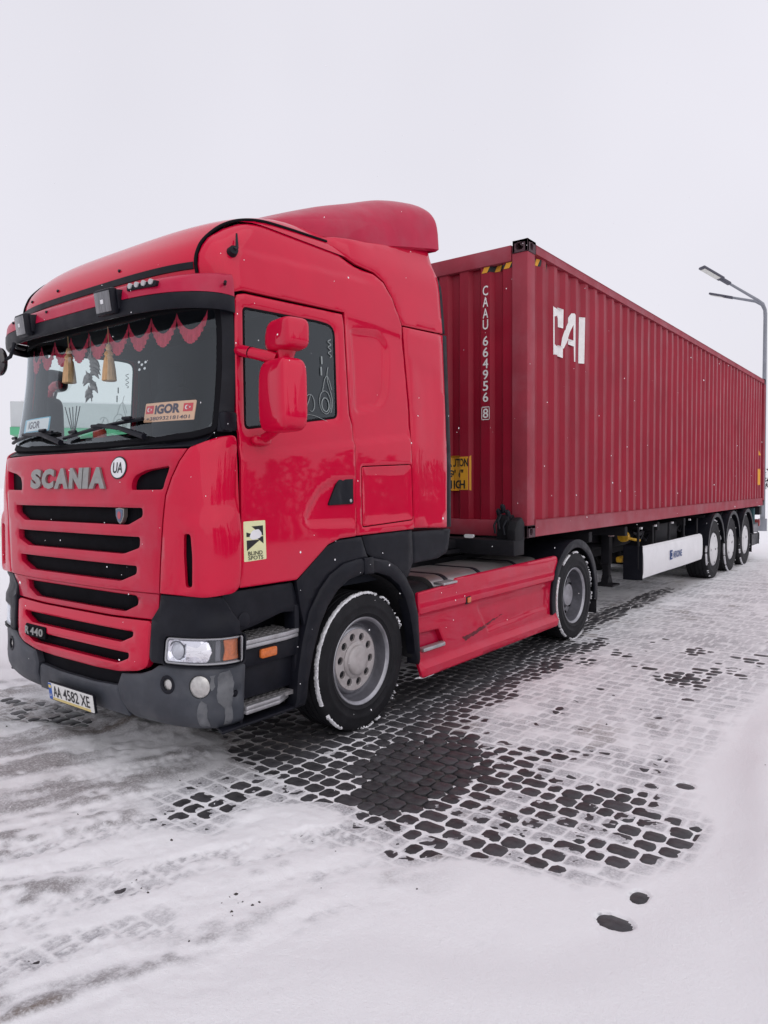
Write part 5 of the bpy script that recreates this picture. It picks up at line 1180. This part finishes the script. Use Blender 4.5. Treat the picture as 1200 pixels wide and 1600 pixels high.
# --- red side skirts
def skirt_x(y, z):
    z = np.asarray(z, float); y = np.asarray(y, float)
    return 1.228+.014*sstep(.70, .725, z)*sstep(.80, .75, z)+.006*sstep(.74, .78, z)-.012*sstep(.72, .69, z)+.045*sstep(.33, .295, z)-.02*sstep(.93, .98, z)
skm = lambda y, z, off=0.: np.stack([skirt_x(y, z)+np.asarray(off), np.asarray(y), np.asarray(z)], -1)
POCK = round_poly([(.665, .565), (.95, .555), (1.035, .42), (.685, .42)], .02)
SKI = round_poly([(.632, .885), (1.15, .905), (1.205, .940), (3.20, .962), (3.235, .80), (3.19, .28), (3.16, .232), (.645, .222)], [.02, .01, .01, .02, .03, .03, .03, .03])
def sk_rel(y, z): return -.018*sstep(0, .02, -sdist_([(1.55, .66), (3.05, .665), (3.0, .44), (1.75, .40)], y, z))+.004*sstep(0, .015, -sdist_([(1.7, .885), (3.0, .90), (3.0, .845), (1.7, .83)], y, z))
sks = panel('side_skirt', SKI, RED3, fm=skm, holes=[POCK], relief=sk_rel, bev=.008, step=.024, thick=.03, both=True, hd=.06)
for o, mir in zip(sks, (False, True)):
    MB().add(*sheet(lambda y, z, off: skm(y, z, np.asarray(off)-.05), dens(inset(POCK, -.01), .05), (), .06, .01, .004, 0)).build('step_pocket', RED2, o, recalc=False, mirror=mir)
    MB().prism([(1.185, .69), (1.245, .69), (1.245, 1.0), (1.21, 1.03), (1.185, 1.03)], .415, .445, 'z', .006).build('pocket_step', ALU, o, mirror=mir)
    MB().prism(rrect(1.325, 1.405, .705, .770, .008), 1.235, 1.243, 'x', .003).build('marker_base', BLK, o, mirror=mir)
    MB().prism(rrect(1.345, 1.40, .715, .760, .008), 1.243, 1.252, 'x', .003).build('side_marker', ORANGE, o, mirror=mir)
    MB().prism([(1.14, .98), (1.245, .98), (1.245, 1.19), (1.14, 1.20)], .905, .925, 'z', .005).build('tread_plate', ALU, o, mirror=mir)
SCUF = mat('scuffed_red', (.13, .012, .022), .6, 0, var=.3, vscale=20)
MB().add(*sheet(skm, jag([(1.30, .425), (1.55, .45), (1.95, .50), (2.05, .515), (1.9, .48), (1.5, .41), (1.36, .39)], .008), (), .05, .003, .0006, .0022, sk_rel)).build('scuff_mark', SCUF, sks[0], recalc=False)
rl = random.Random(8)
def clump(name, cx, cy, cz, sx_, sy_, sz_, n, parent, seed=0):
    """lumpy packed snow"""
    bm = bmesh.new(); bmesh.ops.create_icosphere(bm, subdivisions=3, radius=1)
    V = np.array([v.co[:] for v in bm.verts]); nn = 1+.35*fbm(V[:, 0]*2+seed, V[:, 1]*2+V[:, 2], 1.2, seed, 3)
    for v, k in zip(bm.verts, nn): v.co = Vector((cx+v.co.x*sx_*k, cy+v.co.y*sy_*k, cz+v.co.z*sz_*k))
    me = bpy.data.meshes.new(name); bm.to_mesh(me); bm.free(); me.shade_smooth(); return new_obj(name, me, SNOWP, parent)
clump('skirt_snow', 1.225, .74, .222, .03, .12, .014, 1, TK, 3)

# --- fuel tanks behind the skirts, chassis
def tank(m):
    m.prism(round_poly([(.52, .36), (1.17, .36), (1.17, .80), (1.07, .955), (.52, .955)], [.05, .06, .14, .12, .05], 6), 1.02, 3.02, 'y')
both(tank, 'fuel_tank', TANK, sharp=30)
for y_ in (1.22, 1.78, 2.5):
    both(lambda m: m.prism([(x*1.0+(.004 if x > .8 else 0), z+.004) for x, z in round_poly([(.52, .36), (1.17, .36), (1.17, .80), (1.07, .955), (.52, .955)], [.05, .06, .14, .12, .05], 6)], y_, y_+.055, 'y'), 'tank_strap', BLK)
both(lambda m: m.prism(round_poly([(.52, .40), (1.16, .40), (1.16, .78), (1.07, .925), (.52, .925)], [.05, .06, .14, .12, .05], 6), .66, 1.0, 'y', .01), 'battery_box', CHAS)
both(lambda m: m.box(.36, .44, -1.25, 5.05, .68, .98), 'chassis_rail', CHAS)
for y_ in (.6, 1.6, 2.6, 4.9): MB().box(-.36, .36, y_, y_+.1, .72, .95).build('chassis_cross_member', CHAS, TK)
MB().box(-.40, .40, -1.1, .7, .45, 1.04, .05).build('engine_block', DARK, TK)
MB().tube([(-1.0, 0, .48), (1.0, 0, .48)], .075, 12).build('front_axle', CHAS, TK)
MB().tube([(-.95, 3.6925, .485), (.95, 3.6925, .485)], .10, 14).lathe([(.001, 3.45), (.2, 3.5), (.26, 3.69), (.2, 3.88), (.001, 3.93)], 18, 'y', (0, 0, .485)).build('rear_axle', CHAS, TK)
fw_ = MB().prism([(-.46, 3.12), (.46, 3.12), (.52, 3.5), (.42, 4.15), (.2, 4.3), (.12, 3.75), (-.12, 3.75), (-.2, 4.3), (-.42, 4.15), (-.52, 3.5)], 1.0, 1.038, 'z', .008).build('fifth_wheel', CHAS, TK)
MB().box(-1.0, 1.0, 3.0, 3.12, .80, .88, .01).build('platform_beam', CHAS, TK)
for k, c_ in enumerate(((.06, .08, .20), (.25, .03, .03), (.02, .02, .022))):
    t = np.linspace(0, 1, 90); MB().tube([(-.25+.22*k+.055*math.cos(a_*70), .78+a_*1.35+.01*math.sin(a_*70), 1.62-.75*math.sin(a_*math.pi)*.45-.30*a_+.055*math.sin(a_*70)) for a_ in t], .011, 6).build('air_hose', mat('hose%d' % k, c_, .4), TK)

# --- truck wheels
RF, YD = .487, 3.6925
def wheel_root(x, y, z, mir, spin=0):
    w = bpy.data.objects.new('wheel', None); COL.objects.link(w); w.parent = TK; w.location = (x, y, z); w.rotation_euler = (spin, 0, math.pi if mir else 0); return w
for mir in (False, True):
    sg = -1 if mir else 1
    w = wheel_root(sg*1.05, 0, RF-.006, mir, .2)
    lathe_obj(tyre_profile(RF, .310, .300), 96, 'tyre', RUB, w)
    lathe_obj([(.300, .118), (.307, .130), (.312, .140), (.306, .146), (.296, .143), (.284, .128)], 72, 'rim', STEEL, w)
    lathe_obj([(.284, .128), (.277, .105), (.274, .06), (.262, .045), (.250, .040), (.238, .042)], 72, 'rim_barrel', BARREL, w)
    lathe_obj([(.245, .02), (.245, .05), (.236, .066), (.222, .073), (.214, .074)], 64, 'disc_ring', STEEL, w)
    MB().add(*holes_disc(.218, .098, 10, .028, .165, .079, .03, 60)).build('hub_disc', HUBC, w, recalc=False)
    lathe_obj([(.21, .048), (.09, .048)], 40, 'disc_back', DARK, w)
    for j in range(10):
        a_ = 2*math.pi*(j+.5)/10; MB().lathe([(.018, .045), (.018, .068), (.012, .072), (.001, .072)], 8, 'x', (0, .163*math.cos(a_), .163*math.sin(a_))).build('wheel_nut', CHAS, w)
    lathe_obj([(.128, .079), (.130, .084), (.122, .090), (.108, .094), (.104, .108), (.096, .114), (.06, .117), (.001, .118)], 48, 'hub_cap', HUBC, w)
    if not mir: MB().grid(snow_ring(RF, .152, 21, -.18, .0045)).build('tyre_snow', SNOWP, w, recalc=False)
    for x_, dual in ((1.075, True), (.735, False)):
        w = wheel_root(sg*x_, YD, RF-.006, mir, .5)
        lathe_obj(tyre_profile(RF, .305, .300), 96, 'tyre', RUB, w)
        if dual:
            lathe_obj([(.300, .115), (.307, .128), (.312, .136), (.304, .142), (.294, .138), (.284, .12)], 64, 'rim', STEEL, w)
            lathe_obj([(.284, .12), (.279, .09), (.275, .04), (.264, .01), (.258, -.03)], 64, 'rim_barrel', BARREL, w)
            MB().add(*holes_disc(.258, .09, 10, .022, .172, .0, .02, 50)).build('hub_disc', STEEL, w, recalc=False)
            lathe_obj([(.22, -.06), (.05, -.06)], 30, 'disc_back', DARK, w)
            lathe_obj([(.135, -.02), (.135, .04), (.12, .07), (.06, .078), (.001, .078)], 36, 'hub', STEEL, w)
            for j in range(10):
                a_ = 2*math.pi*j/10; MB().lathe([(.017, -.01), (.017, .024), (.012, .03), (.001, .03)], 8, 'x', (0, .205*math.cos(a_), .205*math.sin(a_))).build('wheel_nut', CHAS, w)
            if not mir: MB().grid(snow_ring(RF, .150, 33, -.15, .006)).build('tyre_snow', SNOWP, w, recalc=False)
    ang = np.radians(np.linspace(-12, 192, 34)); Rm = .615; yc, zc = YD-.02, .485
    pr = [(yc+Rm*math.cos(a_)*1.02, zc+Rm*math.sin(a_)) for a_ in ang]; pi_ = [(yc+(Rm-.015)*math.cos(a_)*1.02, zc+(Rm-.015)*math.sin(a_)) for a_ in ang[::-1]]
    MB().prism(pr+pi_, sg*.56, sg*1.225, 'x').build('rear_mudguard', BLK, TK)
    pl_ = [(yc+(Rm+.006)*math.cos(a_)*1.02, zc+(Rm+.006)*math.sin(a_)) for a_ in ang]+[(yc+(Rm-.085)*math.cos(a_)*1.02, zc+(Rm-.085)*math.sin(a_)) for a_ in ang[::-1]]
    MB().prism(pl_, sg*1.2265, sg*1.250, 'x', .006).build('mudguard_lip', BLK, TK)
    MB().box(sg*.62, sg*1.235, YD+.60, YD+.615, .20, .45, .004).build('mud_flap', RUB, TK)

# --- mirrors
def sbox(c_, sz, e=3.2, taper=None, M=None, nu=28, nv=18):
    """rounded box (superellipsoid)"""
    rows = []
    for i in range(nv+1):
        v = -math.pi/2+math.pi*i/nv; row = []
        for j in range(nu+1):
            u = 2*math.pi*j/nu; p = lambda a_: math.copysign(abs(a_)**(2/e), a_)
            x, y, z = p(math.cos(v))*p(math.cos(u)), p(math.cos(v))*p(math.sin(u)), p(math.sin(v))
            if taper: x, y, z = taper(x, y, z)
            q = Vector((x*sz[0]/2, y*sz[1]/2, z*sz[2]/2)); q = (M @ q) if M else q
            row.append((q.x+c_[0], q.y+c_[1], q.z+c_[2]))
        rows.append(row)
    return rows
RZ = Matrix.Rotation(math.radians(-14), 3, 'Z')
for mir in (False, True):
    r_ = bpy.data.objects.new('mirror', None); COL.objects.link(r_); r_.parent = TK; r_.location = (0, .17 if mir else 0, .03 if mir else 0)
    RMAT = BLK if mir else RED  # far housings black instead of red: their shade is put into the colour
    B = lambda m, n_, mm, **k: m.build(n_, mm, r_, mirror=mir, **k)
    B(MB().grid(sbox((1.475, -1.035, 2.222), (.295, .18, .405), 5.5, lambda x, y, z: (x*(1-.03*z), y*(1 if y > 0 else 1-.10*abs(z)**2), z), RZ, 40, 28)), 'main_housing', RMAT, sharp=60)
    B(MB().box(-.105, .105, .082, .0905, -.16, .16, .004, Matrix.Translation((1.475, -1.035, 2.222)) @ RZ.to_4x4()), 'main_glass', CHROME)
    B(MB().grid(sbox((1.462, -.985, 2.565), (.285, .165, .18), 4.4, lambda x, y, z: (x*(1 if x > 0 else 1-.25*max(0, z)), y, z), RZ, 36, 22)), 'upper_housing', RMAT, sharp=60)
    B(MB().tube([(1.462, -1.0, 2.39), (1.455, -.99, 2.44), (1.46, -.985, 2.50)], [.055, .045, .06], 14), 'housing_neck', RMAT)
    B(MB().tube([(1.155, -1.075, 2.50), (1.20, -1.085, 2.497), (1.30, -1.07, 2.47), (1.42, -1.02, 2.435)], [.034, .034, .032, .036], 12), 'upper_arm', RED)
    B(MB().tube([(1.19, -1.08, 2.497), (1.198, -1.082, 2.496)], .0352, 12).tube([(1.26, -1.076, 2.482), (1.266, -1.075, 2.480)], .0342, 12), 'arm_joint', SEAL)
    B(MB().grid(sbox((1.235, -.975, 1.985), (.07, .14, .065), 2.6, None, None, 24, 14)), 'arm_foot', RED, sharp=60)
    B(MB().tube([(1.245, -.97, 1.995), (1.33, -.985, 2.02), (1.42, -1.02, 2.05)], [.03, .026, .03], 12), 'lower_arm', RMAT)
    B(MB().box(1.13, 1.20, -1.22, -1.115, 2.03, 2.145, .02), 'mirror_base', BLK)
fm_ = bpy.data.objects.new('front_mirror', None); COL.objects.link(fm_); fm_.parent = TK
MB().tube([(-.78, -1.36, 2.70), (-.70, -1.45, 2.69), (-.635, -1.50, 2.70), (-.63, -1.51, 2.66), (-.65, -1.52, 2.61), (-.70, -1.53, 2.595)], .012, 8).build('mirror_arm', BLK, fm_)
MB().grid(sbox((-.79, -1.54, 2.588), (.20, .09, .20), 2.4, None, None, 26, 16)).build('mirror_back', mat('mirror_back_black', (.02, .014, .018), .12, 0, coat=1.), fm_, sharp=70)

# --- cab interior
ip = lambda name, m_, mm, **k: m_.build(name, mm, TK, **k)
MB().prism([(-1.30, 1.94), (-1.16, 2.005), (-.92, 2.0), (-.82, 1.93), (-.80, 1.5), (-1.2, 1.5)], -1.08, 1.08, 'x', .02).build('dashboard', DASH, TK)
MB().prism([(-1.10, 2.005), (-.98, 2.06), (-.84, 2.03), (-.82, 1.95), (-1.1, 1.97)], .30, .95, 'x', .02).build('instrument_hood', DASH, TK)
sw = [(.60+.23*math.cos(a_), -.80+.10*math.sin(a_), 1.96+.20*math.sin(a_)) for a_ in np.linspace(0, 2*math.pi, 41)[:-1]]
MB().tube(sw, .017, 8, closed=True).tube([(.60, -.86, 1.88), (.60, -.78, 1.98)], .05, 10).tube([(.38, -.80, 1.96), (.82, -.80, 1.96)], .02, 8).build('steering_wheel', BLK, TK)
for sg in (1, -1):
    s_ = MB().grid(sbox((sg*.60, -.22, 2.10), (.50, .20, .86), 3.5)).build('seat_back', FABRIC, TK)
    MB().grid(sbox((sg*.60, -.25, 2.60), (.28, .13, .22), 3)).build('headrest', FABRIC, TK); MB().grid(sbox((sg*.60, -.50, 1.66), (.52, .56, .18), 3.5)).build('seat_cushion', FABRIC, TK)
MB().box(-1.08, 1.08, -.05, .55, 1.55, 1.78, .04).build('bunk', FABRIC, TK)
MB().prism([(-1.14, 2.80), (-.55, 2.84), (-.50, 3.0), (-1.1, 3.1)], -1.05, 1.05, 'x', .02).build('overhead_shelf', FABRIC, TK)
MB().box(-1.07, 1.07, -.12, -.08, 1.78, 2.9).build('bunk_curtain', FABRIC, TK)

# ------------------------------------------------------------------ things inside the windscreen
IM = lambda x, z, d: XM(np.atleast_1d(x), np.atleast_1d(z), np.atleast_1d(-d))
FR = mat('fringe_red', (.58, .04, .09), .8, 0, var=.15, vscale=30)
mbf = MB(); N = 9
for k in range(N):
    x0 = -1.03+k*2.06/N; x1 = x0+2.06/N; rows = []
    tt = np.linspace(0, 1, 30); up_ = 2.745-.105*np.sin(tt*math.pi)**.75
    fold = .006*np.sin(tt*75)
    ln = .048+.034*np.sin(tt*math.pi)
    xx = x0+(x1-x0)*tt
    rows = [[tuple(p) for p in IM(xx, up_-ln*q, .05+fold*(.4+q))] for q in (0, .25, .5, .75, 1)]
    mbf.grid(rows)
fr_ = mbf.build('fringe_valance', FR, None, recalc=False); tag(fr_, 'scalloped red fringe valance hung along the top of the windscreen', 'valance')
TAN = mat('tassel_tan', (.58, .36, .19), .85, 0, var=.3, vscale=2, stretch=(60, 60, 3))
def tassel(x, y, z0, label):
    t = thing('tassel', label, 'tassel', (x, y, z0), 'tan tassels behind the windscreen')
    MB().lathe([(.001, .235), (.012, .23), (.02, .205), (.014, .19), (.024, .18), (.030, .165), (.022, .155), (.030, .14), (.040, .07), (.046, .0), (.04, -.004), (.001, -.004)], 20, 'z').build('skirt', TAN, t)
    MB().tube([(0, 0, .23), (0, -.005, 2.74-z0)], .003, 5).build('cord', TAN, t)
tassel(-.318, -1.285, 2.430, 'left tan tassel hanging behind the windscreen, nearer the far mirror'); tassel(.165, -1.285, 2.400, 'right tan tassel hanging behind the middle of the windscreen')
GRYO = mat('ornament_grey', (.20, .19, .19), .5, .2, var=.3, vscale=30)
og = thing('hanging_ornament', 'grey cluster of carved figures hanging between the two tan tassels', 'ornament', (-.065, -1.275, 2.285))
ro_ = random.Random(12)
for k in range(11):
    z_ = .03+.27*k/11; a_ = ro_.uniform(0, 6.28); l_ = ro_.uniform(.05, .085); dx, dy = math.cos(a_), .5*math.sin(a_)
    MB().tube([(0, 0, z_), (dx*l_*.35, dy*l_*.35, z_+.015), (dx*l_*.7, dy*l_*.7, z_+.005), (dx*l_*1.15, dy*l_*1.15, z_-.03)], [.012, .022, .015, .002], 8).tube([(dx*l_*.4, dy*l_*.4, z_+.02), (dx*l_*.4-dy*.03, dy*l_*.4+dx*.02, z_+.05)], [.012, .001], 6).build('figure', GRYO, og)
MB().tube([(0, 0, 0), (.004, 0, .2), (0, 0, .43)], .004, 5).build('cord', GRYO, og)
# name plates
def plate(name, label, x0, x1, z0, z1, base, d=.03):
    f = lambda a_, b_, h: XM(np.asarray(a_), np.asarray(b_), np.asarray(h)-d)
    t = thing(name, label, 'name plate')
    MB().add(*sheet(f, dens(rrect(x0, x1, z0, z1, .006), .05), (), .06, .006, .001, 0)).build('board', base, t, recalc=False); return t, f
PEACH = mat('plate_peach', (.74, .42, .27), .5); FLAG = mat('flag_red', (.62, .02, .04), .5); INK = mat('plate_ink', (.05, .03, .06), .5)
def lay(f, t, txt, x, z, w, h, m, bold=.03):
    V, F_ = text_mesh(txt, w, h, bold); V, F_ = subdiv_poly_mesh(V, F_, .05); MB().add(f(V[:, 0]+x, V[:, 1]+z, .0016+0*V[:, 0]), F_).build('lettering', m, t, recalc=False)
t, f = plate('name_plate', 'peach name plate with two small red flags in the windscreen corner', .60, 1.01, 2.108, 2.222, PEACH)
lay(f, t, 'iGOR', .692, 2.152, .21, .058, INK, .05); lay(f, t, '+380932181401', .625, 2.116, .355, .022, INK, .01)
for x_ in (.612, .925):
    MB().add(*sheet(f, rrect(x_, x_+.068, 2.158, 2.206, .003), (), .05, .001, .0004, .0014)).build('flag', FLAG, t, recalc=False)
    a_ = np.linspace(.7, 5.58, 16); cx, cz = x_+.026, 2.182
    MB().add(*sheet(f, [(cx+.013*math.cos(q), cz+.013*math.sin(q)) for q in a_]+[(cx+.005+.0105*math.cos(q), cz+.0105*math.sin(q)) for q in a_[::-1]], (), None, .001, .0003, .0024)).build('crescent', WHITE, t, recalc=False)
    MB().add(*sheet(f, [(x_+.047+(.007 if k % 2 == 0 else .003)*math.cos(k*math.pi/5+math.pi), cz+(.007 if k % 2 == 0 else .003)*math.sin(k*math.pi/5+math.pi)) for k in range(10)], (), None, .001, .0002, .0024)).build('star', WHITE, t, recalc=False)
t, f = plate('name_plate', 'white name plate with a blue border at the far side of the windscreen', -.99, -.52, 2.12, 2.218, mat('plate_blue_edge', (.12, .42, .58), .5))
MB().add(*sheet(f, dens(rrect(-.93, -.53, 2.128, 2.210, .004), .05), (), .06, .001, .0004, .0014)).build('plate_face', WHITE, t, recalc=False)
f2 = lambda a_, b_, h: f(a_, b_, np.asarray(h)+.0014)
lay(f2, t, 'IGOR', -.87, 2.143, .21, .052, INK, .02)
# scent diffuser and jar on the dashboard
df = thing('reed_diffuser', 'small scent bottle with thin reeds standing on the dashboard', 'diffuser', (-.54, -1.14, 2.005))
MB().box(-.04, .04, -.03, .03, 0, .075, .006).build('bottle', BLK, df); MB().lathe([(.03, .07), (.03, .10), (.02, .115), (.018, .13), (.001, .13)], 14, 'z').build('neck', GRYO, df)
for dx, dy in ((-.085, .02), (-.07, -.02), (-.02, .01), (.06, .02), (.07, -.01)): MB().tube([(dx*.12, dy*.1, .09), (dx, dy, .29)], .0035, 5).build('reed', BLK, df)
jr = thing('jar', 'little red jar with a dark lid standing on the dashboard', 'jar', (-.20, -1.14, 2.055))
MB().lathe([(.001, 0), (.04, 0), (.045, .01), (.045, .05), (.035, .06)], 18, 'z').build('glass', mat('jar_red', (.45, .06, .04), .3), jr); MB().lathe([(.036, .058), (.036, .085), (.001, .088)], 18, 'z').build('lid', mat('jar_lid', (.10, .05, .045), .5), jr)
MB().box(-.30, -.08, -1.19, -1.06, 2.0, 2.054, .01).build('dash_tray', DASH, TK)
for dx, dz in ((0, 0), (.035, .012), (.03, -.025), (-.02, -.028), (-.03, .018)):
    MB().add(*sheet(lambda a_, b_, h: XM(np.asarray(a_), np.asarray(b_), np.asarray(h)-.012), el(.545+dx, 2.46+dz, .011, .008, 12), (), None, .001, .0003, 0)).build('sticker_dot', WHITE, ws, recalc=False)

# ------------------------------------------------------------------ snow falling between camera and truck
FLK = mat('snowflake', (.9, .9, .92), .8)
mbx = MB(); rf = random.Random(31)
cm = cam.matrix_world
for k in range(760):
    d = 1.6+9*rf.random()**1.2; u = rf.uniform(-.58, .58)*d; v = rf.uniform(-.55, .75)*d
    p = cm @ Vector((u, v, -d)); 
    if p.z < .05: continue
    if -1.5 < p.y < 14.7 and abs(p.x) < 1.5 and p.z < 4.1: continue
    r_ = rf.uniform(.0009, .0024)*(1 if rf.random() > .06 else 1.7)*min(1., d/3); s1 = Vector((rf.uniform(-.6, .6), rf.uniform(-.4, .4), -1)).normalized()*r_*rf.uniform(1., 2.2); a1 = s1.orthogonal().normalized()*r_; b1 = s1.cross(a1).normalized()*r_
    mbx.add([p+s1, p-s1, p+a1, p-a1, p+b1, p-b1], [(0, 2, 4), (0, 4, 3), (0, 3, 5), (0, 5, 2), (1, 4, 2), (1, 3, 4), (1, 5, 3), (1, 2, 5)])
fs_ = mbx.build('falling_snow', FLK, None, recalc=False); fs_['kind'] = 'stuff'; fs_['label'] = 'fine snowflakes drifting in the air before the truck'
# grit and frozen crumbs scattered over the trodden snow
GRIT = mat('grit', (.05, .043, .04), .9, 0, var=.4, vscale=9)
mbg = MB(); rg = random.Random(77)
gp = [(rg.uniform(-1.5, 3.3), -3.0+4.5*rg.random()**1.1) for _ in range(80)]+[(rg.gauss(1.72, .05), rg.gauss(-2.12, .05)) for _ in range(16)]+[(rg.gauss(2.15, .05), rg.gauss(-1.95, .05)) for _ in range(9)]+[(rg.uniform(3.3, 5), rg.uniform(-1.6, 3)) for _ in range(14)]
gz = snow_fields(np.array([p[0] for p in gp]), np.array([p[1] for p in gp]))[0]
for (x, y), z in zip(gp, gz):
    if z < .004 or (abs(x) < 1.3 and y > -1.2): continue
    r_ = rg.uniform(.0022, .008)*(1 if rg.random() < .85 else 1.5); k = rg.uniform(.5, 1.8)
    p = [Vector((x+r_*k*math.cos(a_)*rg.uniform(.6, 1.2), y+r_*math.sin(a_)*rg.uniform(.6, 1.2), z-.001)) for a_ in np.arange(5)*1.2566]; t_ = Vector((x, y, z+r_*.8))
    mbg.add(p+[t_], [(i, (i+1) % 5, 5) for i in range(5)])
gr_ = mbg.build('grit', GRIT, None, smooth=False, recalc=False); gr_['kind'] = 'stuff'; gr_['label'] = 'dark grit and crumbs scattered on the trodden snow'
